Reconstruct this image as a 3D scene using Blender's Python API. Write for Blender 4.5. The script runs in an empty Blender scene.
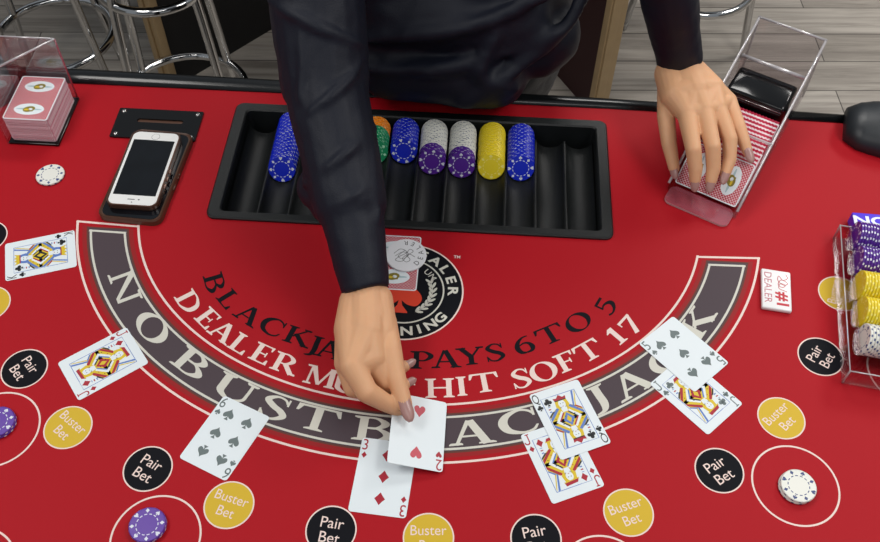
import bpy, bmesh, math, random
from mathutils import Vector, Matrix
random.seed(7)
PI=math.pi; R=math.radians
C=bpy.context.scene.collection
TH=0.9                                   # height of the felt above the floor
# ---------------------------------------------------------------- camera numbers
F_PX=932.1; TILT=0.92192; ROLL=0.014396; CH=0.96168; YAW=R(2.93)
def cam_axes():
    fw=Vector((0,math.cos(TILT),-math.sin(TILT))); rt=Vector((1,0,0)); up=rt.cross(fw)
    r2=rt*math.cos(ROLL)+up*math.sin(ROLL); u2=up*math.cos(ROLL)-rt*math.sin(ROLL)
    m=Matrix.Rotation(YAW,3,'Z'); return m@fw,m@r2,m@u2
FW,RT,UP=cam_axes(); CAM=Vector((0,0,TH+CH))
def P(x,y,h=0.0):
    """pixel of the photograph -> point of the place at height h above the felt"""
    d=FW+RT*((x-440)/F_PX)-UP*((y-271)/F_PX)
    return CAM+d*((TH+h-CAM.z)/d.z)
# ---------------------------------------------------------------- materials
def lin(c): return tuple(((v/255)/12.92 if v/255<=.04045 else ((v/255+.055)/1.055)**2.4) for v in c)
def mat(name,rgb,rough=.5,metal=0,spec=.5,noise=0,nscale=200,bump=0,bscale=400,coat=0,sheen=0,trans=0,emit=0,sub=0):
    m=bpy.data.materials.new(name); m.use_nodes=True; nt=m.node_tree; b=nt.nodes['Principled BSDF']
    col=(*lin(rgb),1); b.inputs['Base Color'].default_value=col
    b.inputs['Roughness'].default_value=rough; b.inputs['Metallic'].default_value=metal
    b.inputs['Specular IOR Level'].default_value=spec; b.inputs['Coat Weight'].default_value=coat
    b.inputs['Sheen Weight'].default_value=sheen
    if sub: b.inputs['Subsurface Weight'].default_value=sub; b.inputs['Subsurface Radius'].default_value=(.012,.004,.002); b.inputs['Subsurface Scale'].default_value=.5
    tc=nt.nodes.new('ShaderNodeTexCoord')
    if noise:
        n=nt.nodes.new('ShaderNodeTexNoise'); n.inputs['Scale'].default_value=nscale; n.inputs['Detail'].default_value=4
        nt.links.new(tc.outputs['Object'],n.inputs['Vector'])
        mx=nt.nodes.new('ShaderNodeMix'); mx.data_type='RGBA'
        mx.inputs[6].default_value=tuple(c*(1-noise) for c in col[:3])+(1,)
        mx.inputs[7].default_value=tuple(min(1,c*(1+noise)) for c in col[:3])+(1,)
        nt.links.new(n.outputs['Fac'],mx.inputs[0]); nt.links.new(mx.outputs[2],b.inputs['Base Color'])
    if bump:
        n=nt.nodes.new('ShaderNodeTexNoise'); n.inputs['Scale'].default_value=bscale; n.inputs['Detail'].default_value=3
        nt.links.new(tc.outputs['Object'],n.inputs['Vector'])
        bp=nt.nodes.new('ShaderNodeBump'); bp.inputs['Strength'].default_value=bump; bp.inputs['Distance'].default_value=.001
        nt.links.new(n.outputs['Fac'],bp.inputs['Height']); nt.links.new(bp.outputs['Normal'],b.inputs['Normal'])
    return m
def clear(name,tint,refl=.06,edge=.5,rough=.05,base=.0,basecol=(255,255,255)):
    """clear acrylic: see-through with a fresnel gloss"""
    m=bpy.data.materials.new(name); m.use_nodes=True; nt=m.node_tree; nt.nodes.clear()
    o=nt.nodes.new('ShaderNodeOutputMaterial'); t=nt.nodes.new('ShaderNodeBsdfTransparent'); g=nt.nodes.new('ShaderNodeBsdfGlossy')
    t.inputs[0].default_value=(*lin(tint),1); g.inputs['Roughness'].default_value=rough
    lw=nt.nodes.new('ShaderNodeLayerWeight'); lw.inputs['Blend'].default_value=.35
    mr=nt.nodes.new('ShaderNodeMapRange'); mr.inputs[3].default_value=refl; mr.inputs[4].default_value=edge
    nt.links.new(lw.outputs['Facing'],mr.inputs[0]); mx=nt.nodes.new('ShaderNodeMixShader')
    nt.links.new(mr.outputs[0],mx.inputs[0]); nt.links.new(t.outputs[0],mx.inputs[1]); nt.links.new(g.outputs[0],mx.inputs[2])
    last=mx
    if base:
        d=nt.nodes.new('ShaderNodeBsdfDiffuse'); d.inputs[0].default_value=(*lin(basecol),1)
        m2=nt.nodes.new('ShaderNodeMixShader'); m2.inputs[0].default_value=base
        nt.links.new(mx.outputs[0],m2.inputs[1]); nt.links.new(d.outputs[0],m2.inputs[2]); last=m2
    nt.links.new(last.outputs[0],o.inputs[0]); return m
def card_back_mat():
    m=bpy.data.materials.new('card_back_red_lattice'); m.use_nodes=True; nt=m.node_tree; b=nt.nodes['Principled BSDF']
    b.inputs['Roughness'].default_value=.35
    tc=nt.nodes.new('ShaderNodeTexCoord'); mp=nt.nodes.new('ShaderNodeMapping'); mp.inputs['Rotation'].default_value=(0,0,R(45))
    mp.inputs['Scale'].default_value=(330,330,1); mp.inputs['Location'].default_value=(.5,.5,.5)
    nt.links.new(tc.outputs['Object'],mp.inputs['Vector'])
    ck=nt.nodes.new('ShaderNodeTexVoronoi'); ck.distance='CHEBYCHEV'; ck.inputs['Randomness'].default_value=0; ck.inputs['Scale'].default_value=1
    ck.voronoi_dimensions='2D'
    nt.links.new(mp.outputs[0],ck.inputs['Vector'])
    gt=nt.nodes.new('ShaderNodeMath'); gt.operation='GREATER_THAN'; gt.inputs[1].default_value=.43
    nt.links.new(ck.outputs['Distance'],gt.inputs[0])
    mx=nt.nodes.new('ShaderNodeMix'); mx.data_type='RGBA'; mx.inputs[6].default_value=(*lin((172,8,44)),1); mx.inputs[7].default_value=(*lin((238,225,228)),1)
    nt.links.new(gt.outputs[0],mx.inputs[0]); nt.links.new(mx.outputs[2],b.inputs['Base Color']); return m
def floor_mat():
    m=bpy.data.materials.new('grey_wood_planks'); m.use_nodes=True; nt=m.node_tree; b=nt.nodes['Principled BSDF']
    b.inputs['Roughness'].default_value=.45
    tc=nt.nodes.new('ShaderNodeTexCoord'); mp=nt.nodes.new('ShaderNodeMapping'); mp.inputs['Rotation'].default_value=(0,0,R(-4))
    nt.links.new(tc.outputs['Object'],mp.inputs['Vector'])
    br=nt.nodes.new('ShaderNodeTexBrick'); br.inputs['Scale'].default_value=1; br.inputs['Brick Width'].default_value=1.2; br.inputs['Row Height'].default_value=.13
    br.inputs['Mortar Size'].default_value=.0018; br.inputs['Color1'].default_value=(*lin((186,178,168)),1); br.inputs['Color2'].default_value=(*lin((160,152,142)),1)
    br.inputs['Mortar'].default_value=(*lin((88,82,76)),1); br.offset=.37
    nt.links.new(mp.outputs[0],br.inputs['Vector'])
    m2=nt.nodes.new('ShaderNodeMapping'); m2.inputs['Scale'].default_value=(2.2,34,1); nt.links.new(mp.outputs[0],m2.inputs['Vector'])
    n=nt.nodes.new('ShaderNodeTexNoise'); n.inputs['Scale'].default_value=1.0; n.inputs['Detail'].default_value=8; n.inputs['Roughness'].default_value=.65; n.inputs['Distortion'].default_value=.6
    nt.links.new(m2.outputs[0],n.inputs['Vector'])
    cr=nt.nodes.new('ShaderNodeValToRGB'); cr.color_ramp.elements[0].position=.3; cr.color_ramp.elements[0].color=(.36,.34,.33,1); cr.color_ramp.elements[1].position=.62; cr.color_ramp.elements[1].color=(1,1,1,1)
    nt.links.new(n.outputs['Fac'],cr.inputs[0])
    mx=nt.nodes.new('ShaderNodeMix'); mx.data_type='RGBA'; mx.blend_type='MULTIPLY'; mx.inputs[0].default_value=.8
    nt.links.new(br.outputs['Color'],mx.inputs[6]); nt.links.new(cr.outputs[0],mx.inputs[7]); nt.links.new(mx.outputs[2],b.inputs['Base Color']); return m
def stripe_mat():
    m=bpy.data.materials.new('printed_card_edges'); m.use_nodes=True; nt=m.node_tree; b=nt.nodes['Principled BSDF']
    b.inputs['Roughness'].default_value=.6
    tc=nt.nodes.new('ShaderNodeTexCoord'); sp=nt.nodes.new('ShaderNodeSeparateXYZ'); nt.links.new(tc.outputs['Object'],sp.inputs[0])
    # fine vertical bleed marks of the lattice on the card edges
    w=nt.nodes.new('ShaderNodeTexWave'); w.inputs['Scale'].default_value=150; w.inputs['Distortion'].default_value=0
    nt.links.new(tc.outputs['Object'],w.inputs['Vector'])
    mx=nt.nodes.new('ShaderNodeMix'); mx.data_type='RGBA'; mx.inputs[6].default_value=(*lin((205,150,165)),1); mx.inputs[7].default_value=(*lin((226,212,216)),1)
    nt.links.new(w.outputs['Fac'],mx.inputs[0]); nt.links.new(mx.outputs[2],b.inputs['Base Color']); return m
M={}
M['felt']=mat('red_felt',(166,8,24),.6,spec=.2,noise=.05,nscale=900,bump=.25,bscale=1500)
M['band']=mat('charcoal_print',(72,60,66),.6,spec=.3)
M['banded']=mat('brown_print',(96,52,44),.6,spec=.3)
M['redband']=mat('brick_red_print',(146,20,24),.6,spec=.3)
M['white']=mat('white_print',(230,208,200),.6,spec=.3)
M['ltr']=mat('pale_letter_print',(205,203,192),.6,spec=.3)
M['blk']=mat('black_print',(15,16,22),.65,spec=.12)
M['gold']=mat('gold_print',(206,172,46),.6,spec=.3)
M['orange']=mat('orange_red_print',(214,62,38),.6,spec=.3)
M['paper']=mat('card_paper',(224,232,236),.3)
M['ink_k']=mat('card_ink_black',(30,32,36),.35)
M['ink_g']=mat('card_ink_glare_grey',(104,116,116),.3)  # black ink with the washed-out grey of glare painted into its colour
M['ink_r']=mat('card_ink_red',(165,30,48),.35)
M['ink_p']=mat('card_ink_rose',(196,84,96),.3)
M['ink_y']=mat('card_ink_yellow',(214,186,42),.35)
M['ink_b']=mat('card_ink_blue',(92,124,190),.35)
M['back']=card_back_mat(); M['edges']=stripe_mat()
M['edgew']=mat('card_edge_white',(242,232,235),.6); M['edger']=mat('card_edge_red',(186,28,66),.6)
M['ovl']=mat('pale_teal_print',(168,194,200),.5); M['oliv']=mat('emblem_olive',(128,116,30),.5)
M['vinyl']=mat('black_vinyl',(34,38,42),.38,bump=.2,bscale=900)
M['tray']=mat('black_abs_plastic',(15,18,19),.42,spec=.45,bump=.5,bscale=1100,noise=.2,nscale=700)
M['railv']=mat('glossy_black_vinyl',(16,18,20),.2)
M['acryk']=mat('black_acrylic',(8,8,9),.12)
M['steel']=mat('screw_steel',(190,190,188),.25,metal=1)
M['chrome']=mat('chrome',(205,205,205),.09,metal=1)
M['seat']=mat('black_seat_vinyl',(20,20,22),.4)
M['wood']=mat('tan_wood',(168,142,104),.5,noise=.12,nscale=30)
M['dark']=mat('black_panel',(9,8,9),.6); M['maroon']=mat('maroon_panel',(46,8,12),.6)
M['shirt']=mat('navy_black_shirt',(17,21,34),.55,spec=.3,bump=.35,bscale=700)
M['pants']=mat('black_trousers',(14,14,16),.8)
M['skin']=mat('skin',(213,163,124),.5,spec=.3,noise=.05,nscale=45,sub=.12,bump=.15,bscale=500)
M['nail']=mat('mauve_nail',(166,126,120),.3,coat=.2)
M['hair']=mat('dark_hair',(26,18,14),.4); M['lip']=mat('lips',(160,80,78),.4); M['eye']=mat('eye_white',(230,228,225),.2); M['iris']=mat('iris',(40,24,14),.15)
M['phone_w']=mat('white_phone_glass',(232,232,230),.12); M['screen']=mat('dark_phone_glass',(10,13,18),.08,noise=.9,nscale=35); M['rose']=mat('rose_gold_metal',(176,146,132),.3,metal=.6)  # screen: blotchy ceiling reflections painted in as colour noise
M['brown']=mat('brown_rubber_case',(84,56,42),.35); M['dgrey']=mat('dark_grey',(60,60,62),.4)
M['tile']=mat('white_plastic',(235,234,235),.3); M['tile_r']=mat('red_engraving',(190,36,52),.5); M['tile_p']=mat('pink_engraving',(186,110,122),.5)
M['violet']=mat('violet_card',(74,44,214),.35)
M['acrylic']=clear('clear_acrylic',(250,247,248),.03,.4); M['acredge']=clear('bright_acrylic_edge',(235,232,232),.3,.8,.15,.35,(235,232,235))
M['acrpink']=clear('pink_tinted_acrylic_edge',(230,140,150),.15,.5,.15,.3,(225,120,140))
M['frost']=clear('frosted_disc',(230,230,234),.05,.2,.3,.92,(238,238,242))
M['chip_blue']=mat('blue_clay',(8,34,186),.35); M['chip_green']=mat('green_clay',(14,130,84),.35); M['chip_orange']=mat('orange_clay',(226,128,20),.35)
M['chip_purple']=mat('purple_clay',(78,22,140),.35); M['chip_violet']=mat('violet_clay',(92,54,156),.35); M['chip_white']=mat('white_clay',(226,226,218),.35); M['chip_yellow']=mat('yellow_clay',(226,202,34),.35)
M['mk_white']=mat('mark_white',(214,218,228),.4); M['mk_navy']=mat('mark_navy',(54,70,120),.4); M['mk_pale']=mat('mark_pale_yellow',(236,224,120),.4); M['mk_green']=mat('mark_pale_green',(160,215,180),.4); M['mk_orange']=mat('mark_pale_orange',(245,200,130),.4)
# ---------------------------------------------------------------- mesh helpers
class MB:
    def __init__(s): s.v=[]; s.f=[]; s.m=[]; s.mats=[]; s.T=Matrix.Identity(4); s.sm=[]
    def mi(s,k):
        if k not in s.mats: s.mats.append(k)
        return s.mats.index(k)
    def add(s,vs,fs,k,T=None,smooth=False):
        o=len(s.v); T=s.T@T if T is not None else s.T
        s.v+= [T@Vector(v) for v in vs]; i=s.mi(k)
        for f in fs: s.f.append([o+a for a in f]); s.m.append(i); s.sm.append(smooth)
    def poly(s,pts,z,k,T=None):
        a=sum(pts[i][0]*pts[(i+1)%len(pts)][1]-pts[(i+1)%len(pts)][0]*pts[i][1] for i in range(len(pts)))
        if a<0: pts=pts[::-1]
        s.add([(p[0],p[1],z) for p in pts],[list(range(len(pts)))],k,T)
    def prism(s,pts,z0,z1,k,ks=None,T=None,smooth=False):
        a=sum(pts[i][0]*pts[(i+1)%len(pts)][1]-pts[(i+1)%len(pts)][0]*pts[i][1] for i in range(len(pts)))
        if a<0: pts=pts[::-1]
        n=len(pts); s.add([(p[0],p[1],z0) for p in pts]+[(p[0],p[1],z1) for p in pts],[list(range(n))[::-1]],k,T)
        o=len(s.v)-2*n; i=s.mi(k); s.f.append([o+n+a for a in range(n)]); s.m.append(i); s.sm.append(False)
        i=s.mi(ks or k)
        for a in range(n):
            b=(a+1)%n; s.f.append([o+a,o+b,o+n+b,o+n+a]); s.m.append(i); s.sm.append(smooth)
    def box(s,c,d,k,T=None,bev=0):
        bm=bmesh.new(); bmesh.ops.create_cube(bm,size=1)
        for v in bm.verts: v.co=Vector((v.co.x*d[0]+c[0],v.co.y*d[1]+c[1],v.co.z*d[2]+c[2]))
        if bev: bmesh.ops.bevel(bm,geom=bm.edges[:],offset=bev,segments=3,profile=.5,affect='EDGES')
        bm.verts.ensure_lookup_table(); s.bm(bm,k,T,bev>0)
    def bm(s,bm,k,T=None,smooth=False):
        bm.verts.index_update(); s.add([v.co.copy() for v in bm.verts],[[v.index for v in f.verts] for f in bm.faces],k,T,smooth); bm.free()
    def tube(s,pts,r,k,T=None,n=12,closed=False,flat=1.0,caps=True):
        pts=[Vector(p) for p in pts]; N=len(pts); rs=r if isinstance(r,(list,tuple)) else [r]*N
        vs=[];fs=[]; prev=None
        for i,p in enumerate(pts):
            a=pts[(i-1)%N] if (closed or i>0) else p; b=pts[(i+1)%N] if (closed or i<N-1) else p
            d=(b-a).normalized()
            if prev is None: x=d.orthogonal().normalized() if abs(d.z)>.9 else d.cross(Vector((0,0,1))).normalized()
            else: x=(prev-d*prev.dot(d)).normalized()
            prev=x; y=d.cross(x)
            for j in range(n):
                t=2*PI*j/n; vs.append(p+x*(math.cos(t)*rs[i])+y*(math.sin(t)*rs[i]*flat))
        for i in range(N if closed else N-1):
            i2=(i+1)%N
            for j in range(n):
                j2=(j+1)%n; fs.append([i*n+j,i*n+j2,i2*n+j2,i2*n+j])
        if not closed and caps: fs.append(list(range(n))[::-1]); fs.append([(N-1)*n+j for j in range(n)])
        s.add(vs,fs,k,T,True)
    def lathe(s,prof,k,T=None,n=32,smooth=True):
        vs=[];fs=[]
        for r,z in prof:
            for j in range(n): t=2*PI*j/n; vs.append((r*math.cos(t),r*math.sin(t),z))
        for i in range(len(prof)-1):
            for j in range(n): j2=(j+1)%n; fs.append([i*n+j,i*n+j2,(i+1)*n+j2,(i+1)*n+j])
        s.add(vs,fs,k,T,smooth)
        if prof[0][0]>1e-6: s.add([vs[j] for j in range(n)],[list(range(n))[::-1]],k,T)
        if prof[-1][0]>1e-6: s.add([vs[(len(prof)-1)*n+j] for j in range(n)],[list(range(n))],k,T)
    def obj(s,name,parent=None,world=None):
        """world: matrix of the finished object; vertices are given in its local frame"""
        me=bpy.data.meshes.new(name); me.from_pydata([tuple(v) for v in s.v],[],s.f)
        for k in s.mats: me.materials.append(M[k])
        for i,p in enumerate(me.polygons): p.material_index=s.m[i]; p.use_smooth=s.sm[i]
        me.validate(); me.update()
        o=bpy.data.objects.new(name,me); C.objects.link(o)
        if world is not None: o.matrix_world=world
        if parent is not None: o.parent=parent
        return o
def tag(o,label=None,cat=None,group=None,kind=None):
    if label: o['label']=label
    if cat: o['category']=cat
    if group: o['group']=group
    if kind: o['kind']=kind
    return o
def thing(name,label,cat,loc=(0,0,0),rz=0,group=None):
    e=bpy.data.objects.new(name,None); C.objects.link(e); e.empty_display_size=.05
    e.location=loc; e.rotation_euler=(0,0,rz); return tag(e,label,cat,group)
def TR(x,y,z=0,rz=0,s=1): return Matrix.Translation((x,y,z))@Matrix.Rotation(rz,4,'Z')@Matrix.Scale(s,4)
def rrect(w,h,r,n=5,cx=0,cy=0):
    o=[]
    for (sx,sy,a0) in ((1,1,0),(-1,1,90),(-1,-1,180),(1,-1,270)):
        for i in range(n+1):
            a=R(a0+90*i/n); o.append((cx+sx*(w/2-r)+r*math.cos(a),cy+sy*(h/2-r)+r*math.sin(a)))
    return o
def ell(a,b,n=40,cx=0,cy=0,rot=0):
    return [(cx+a*math.cos(2*PI*i/n)*math.cos(rot)-b*math.sin(2*PI*i/n)*math.sin(rot),cy+a*math.cos(2*PI*i/n)*math.sin(rot)+b*math.sin(2*PI*i/n)*math.cos(rot)) for i in range(n)]
def spline(pts,n=6,closed=False):
    N=len(pts); out=[]; V=[Vector(p) for p in pts]
    for i in range(N if closed else N-1):
        p1=V[i];p2=V[(i+1)%N]
        p0=V[(i-1)%N] if (closed or i>0) else p1*2-p2
        p3=V[(i+2)%N] if (closed or i<N-2) else p2*2-p1
        for j in range(n):
            t=j/n; out.append(.5*((2*p1)+(p2-p0)*t+(2*p0-5*p1+4*p2-p3)*t*t+(3*p1-p0-3*p2+p3)*t**3))
    if not closed: out.append(V[-1])
    return out
# ---------------------------------------------------------------- serif letters, cap height 1, drawn as flat strokes
ST=.185; TN=.095; SF=.07
def q(x0,y0,x1,y1): return [(x0,y0),(x1,y0),(x1,y1),(x0,y1)]
def bar(a,b,w0,w1=None):
    w1=w1 or w0; a=Vector(a);b=Vector(b); n=(b-a).normalized(); n=Vector((-n.y,n.x)); return [tuple(a+n*w0/2),tuple(a-n*w0/2),tuple(b-n*w1/2),tuple(b+n*w1/2)]
def stroke(pts,ws,n=6):
    P3=spline([(p[0],p[1],w) for p,w in zip(pts,ws)],n); out=[]; L=[];Rr=[]
    for i,p in enumerate(P3):
        a=P3[max(0,i-1)];b=P3[min(len(P3)-1,i+1)]; d=Vector((b.x-a.x,b.y-a.y)).normalized(); nn=Vector((-d.y,d.x))*p.z/2
        L.append((p.x+nn.x,p.y+nn.y)); Rr.append((p.x-nn.x,p.y-nn.y))
    for i in range(len(L)-1): out.append([L[i],Rr[i],Rr[i+1],L[i+1]])
    return out
def ser(x,y,w=.34,up=1):     # slab serif with a small bracket, centred at x
    return [[(x-w/2,y),(x+w/2,y),(x+w/2,y+up*.05),(x+ST/2+.02,y+up*.095),(x-ST/2-.02,y+up*.095),(x-w/2,y+up*.05)]]
def glyph(c):
    g=[];
    if c=='I': g=[q(.13,0,.13+ST,1)]+ser(.22,0)+ser(.22,1,up=-1); w=.44
    elif c=='N': g=[q(.14,0,.14+TN,1),q(.86,0,.86+TN,1)]+[[(.08,1),(.30,1),(.93,0),(.80,0)]]+ser(.17,0,.30)+ser(.9,1,.30,-1)+[q(0,.955,.2,1)]; w=1.06
    elif c in 'OQ':
        o=ell(.50,.52,36,.50,.5); i_=ell(.29,.46,36,.50,.5,.12); g=[[o[k],o[(k+1)%36],i_[(k+1)%36],i_[k]] for k in range(36)]; w=1.0
        if c=='Q': g.append(bar((.5,.2),(.98,-.16),.13))
    elif c=='B': g=[q(.12,0,.12+ST,1)]+ser(.18,0,.36)+ser(.18,1,.36,-1)+stroke([(.2,.965),(.5,.95),(.68,.75),(.5,.545),(.2,.53)],[.06,.09,.19,.09,.06])+stroke([(.2,.53),(.55,.52),(.77,.27),(.55,.045),(.2,.035)],[.06,.09,.20,.09,.06]); w=.88
    elif c=='U': g=stroke([(.2,1),(.2,.5),(.23,.2),(.5,.03),(.78,.2),(.82,.5),(.82,1)],[ST,ST,.18,.10,.085,.075,.075])+ser(.2,1,.38,-1)+ser(.82,1,.3,-1); w=1.0
    elif c=='S': g=stroke([(.60,.76),(.50,.94),(.30,.97),(.13,.77),(.30,.56),(.50,.43),(.60,.24),(.40,.03),(.18,.06),(.08,.26)],[.05,.07,.09,.16,.19,.19,.16,.09,.07,.05])+[q(.585,.70,.63,.99),q(.045,.01,.09,.32)]; w=.68
    elif c=='T': g=[q(.41,0,.41+ST,1),q(.03,.915,.97,1)]+ser(.50,0,.42)+[[(-.01,.70),(.05,.70),(.15,.95),(.02,1)],[(1.01,.70),(.95,.70),(.85,.95),(.98,1)]]; w=1.0
    elif c=='L': g=[q(.12,0,.12+ST,1),q(.12,0,.70,.07),[(.64,.28),(.70,.28),(.72,0),(.56,0)]]+ser(.21,0,.38)+ser(.21,1,.38,-1); w=.75
    elif c=='A': g=[bar((.17,0),(.47,1),.075,.10),bar((.83,0),(.50,1),.20,.18),q(.26,.31,.70,.385)]+ser(.16,0,.30)+ser(.84,0,.38); w=1.02
    elif c in 'CG': g=stroke([(.83,.72),(.72,.90),(.50,.975),(.22,.80),(.12,.5),(.22,.18),(.50,.025),(.74,.08),(.86,.27)],[.05,.08,.10,.18,.21,.18,.10,.08,.05])+[q(.80,.66,.855,.99)]; w=.88
    elif c=='K': g=[q(.12,0,.12+ST,1),bar((.30,.42),(.74,.97),.075),bar((.38,.62),(.84,.02),.19)]+ser(.21,0,.38)+ser(.21,1,.38,-1)+ser(.74,1,.28,-1)+ser(.85,0,.32); w=1.0
    elif c=='J': g=stroke([(.34,1),(.34,.6),(.34,.15),(.26,-.10),(.06,-.16)],[ST,ST,ST,.13,.05])+ser(.34,1,.38,-1); w=.56
    elif c=='D': g=[q(.12,0,.12+ST,1)]+ser(.18,0,.36)+ser(.18,1,.36,-1)+stroke([(.2,.965),(.50,.95),(.80,.76),(.87,.5),(.80,.24),(.50,.05),(.2,.035)],[.06,.09,.17,.20,.17,.09,.06]); w=1.0
    elif c in 'EF':
        g=[q(.12,0,.12+ST,1),q(.12,.93,.70,1),q(.2,.47,.56,.54),[(.64,.76),(.69,.76),(.72,1),(.6,1)],[(.52,.38),(.57,.38),(.57,.63),(.52,.63)]]+ser(.21,0,.38)+ser(.16,1,.32,-1); w=.76
        if c=='E': g+=[q(.12,0,.72,.07),[(.67,.26),(.73,.26),(.75,0),(.6,0)]]
    elif c in 'PR':
        g=[q(.12,0,.12+ST,1)]+ser(.21,0,.38)+ser(.18,1,.36,-1)+stroke([(.2,.965),(.5,.95),(.70,.72),(.5,.475),(.2,.46)],[.06,.09,.19,.09,.06]); w=.80
        if c=='R': g+=[bar((.46,.50),(.83,.02),.19)]+ser(.86,0,.26); w=.95
    elif c=='M': g=[bar((.17,0),(.20,1),.08),bar((.24,.98),(.56,.05),.19,.12),bar((.90,.98),(.56,.05),.08,.09),bar((.94,1),(.98,0),.19)]+ser(.17,0,.30)+ser(.98,0,.38)+ser(.15,1,.28,-1)+ser(.98,1,.30,-1); w=1.16
    elif c=='H': g=[q(.12,0,.12+ST,1),q(.74,0,.74+ST,1),q(.2,.47,.85,.545)]+ser(.21,0,.38)+ser(.21,1,.38,-1)+ser(.83,0,.38)+ser(.83,1,.38,-1); w=1.05
    elif c=='Y': g=[q(.38,0,.38+ST,.5),bar((.15,.98),(.49,.44),.19),bar((.80,.98),(.50,.44),.08)]+ser(.47,0,.40)+ser(.15,1,.36,-1)+ser(.80,1,.28,-1); w=.95
    elif c=='1': g=[q(.2,0,.2+ST,1),[(.05,.82),(.05,.77),(.22,.80),(.25,1),(.2,1)]]+ser(.29,0,.42); w=.55
    elif c=='7': g=[q(.04,.87,.66,1),bar((.24,0),(.60,.93),.20,.12),q(.04,.72,.09,1)]; w=.70
    elif c=='5': g=[q(.18,.86,.60,1),q(.15,.50,.22,1)]+stroke([(.16,.54),(.36,.60),(.57,.46),(.58,.25),(.42,.06),(.22,.02),(.07,.12)],[.06,.10,.16,.19,.13,.09,.09]); w=.68
    elif c=='6': g=stroke([(.60,.95),(.40,.90),(.2,.68),(.12,.38),(.2,.10),(.38,.03)],[.06,.09,.15,.19,.16,.08])+stroke([(.38,.03),(.58,.10),(.64,.30),(.55,.52),(.38,.58),(.22,.48)],[.08,.14,.18,.13,.08,.06]); w=.72
    else: w=.4
    return g,w
# sans lettering from Blender's built-in face
_tc={}
def sans(txt,bold=0):
    if (txt,bold) in _tc: return _tc[(txt,bold)]
    cu=bpy.data.curves.new('t','FONT'); cu.body=txt; cu.align_x='CENTER'; cu.size=1; cu.fill_mode='FRONT'; cu.offset=bold; cu.resolution_u=4
    o=bpy.data.objects.new('t',cu); C.objects.link(o); dg=bpy.context.evaluated_depsgraph_get()
    me=bpy.data.meshes.new_from_object(o.evaluated_get(dg)); vs=[v.co.copy() for v in me.vertices]; fs=[list(p.vertices) for p in me.polygons]
    bpy.data.objects.remove(o); bpy.data.curves.remove(cu); bpy.data.meshes.remove(me)
    ys=[v.y for v in vs]; xs=[v.x for v in vs]; mx=(min(xs)+max(xs))/2
    _tc[(txt,bold)]=([(v.x-mx,v.y,0) for v in vs],fs); return _tc[(txt,bold)]
def put_sans(mb,txt,x,y,h,rot,z,k,T=None,sx=1,bold=0):
    vs,fs=sans(txt,bold); s=h/.70; c,sn=math.cos(rot),math.sin(rot)
    out=[(x+(v[0]*s*sx)*c-(v[1]*s-h/2)*sn, y+(v[0]*s*sx)*sn+(v[1]*s-h/2)*c, z) for v in vs]
    # make faces look up
    f2=[]
    for f in fs:
        a=[out[i] for i in f]; ar=sum(a[i][0]*a[(i+1)%len(a)][1]-a[(i+1)%len(a)][0]*a[i][1] for i in range(len(a))); f2.append(f if ar>0 else f[::-1])
    mb.add(out,f2,k,T)
def put_glyph(mb,ch,x,y,h,rot,z,k,T=None,sx=1):
    g,w=glyph(ch); c,sn=math.cos(rot),math.sin(rot)
    for gi,pl in enumerate(g):
        pts=[]
        for (a,b) in pl:
            u=(a-w/2)*h*sx; v=(b-.5)*h; pts.append((x+u*c-v*sn,y+u*sn+v*c))
        mb.poly(pts,z+gi*.0000016,k,T)
# ================================================================ SETTING
mb=MB(); mb.poly([(-4,-2),(4,-2),(4,6),(-4,6)],0,'floor') if False else None
M['floor']=floor_mat(); M['wallm']=mat('wall_paint',(150,146,140),.8)
mb=MB(); mb.box((0,2,-.05),(9,9,.1),'floor'); tag(mb.obj('floor'),kind='structure')
mb=MB(); mb.box((0,6.55,1.4),(9,.1,2.8),'wallm'); tag(mb.obj('wall_back'),kind='structure')
mb=MB(); mb.box((-4.55,2,1.4),(.1,9,2.8),'wallm'); tag(mb.obj('wall_left'),kind='structure')
mb=MB(); mb.box((4.55,2,1.4),(.1,9,2.8),'wallm'); tag(mb.obj('wall_right'),kind='structure')
# ================================================================ TABLE
CX=-.079
table=thing('blackjack_table','red felt blackjack table with printed betting layout and black padded edge','gaming table',(CX,.6,0))
TI=table.matrix_basis.inverted() if False else Matrix.Translation((-CX,-.6,0))
right=[(.556-CX,1.030),(.63-CX,1.012),(.80-CX,.935),(.95-CX,.80),(.99-CX,.62),(.93-CX,.38),(.74-CX,.18),(.42-CX,.07)]
path=[(CX+x,y) for x,y in right]+[(CX,.04)]+[(CX-x,y) for x,y in reversed(right)]
path=[tuple(p) for p in spline(path,14)]
# felt with an opening for the chip tray
bm=bmesh.new()
outer=[(CX+(.56-CX)*1,1.06)]+path+[(CX-(.56-CX),1.06)]
hole=[(-.350,.801),(.182,.801),(.182,1.012),(-.350,1.012)]
for loop in (outer,hole):
    vs=[bm.verts.new((x,y,TH)) for x,y in loop]
    for i in range(len(vs)): bm.edges.new((vs[i],vs[(i+1)%len(vs)]))
bmesh.ops.triangle_fill(bm,use_beauty=True,use_dissolve=False,edges=bm.edges[:],normal=(0,0,1))
for f in bm.faces:
    if f.normal.z<0: f.normal_flip()
bmesh.ops.transform(bm,matrix=TI,verts=bm.verts[:])
mb=MB(); mb.bm(bm,'felt'); 
felt=mb.obj('felt',table); tag(felt,'red felt playing surface')
def child(mb_,name,parent,label=None):
    o=mb_.obj(name,parent)
    if label: o['label']=label
    return o
def nmb():
    m_=MB(); m_.T=TI.copy(); return m_
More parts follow.
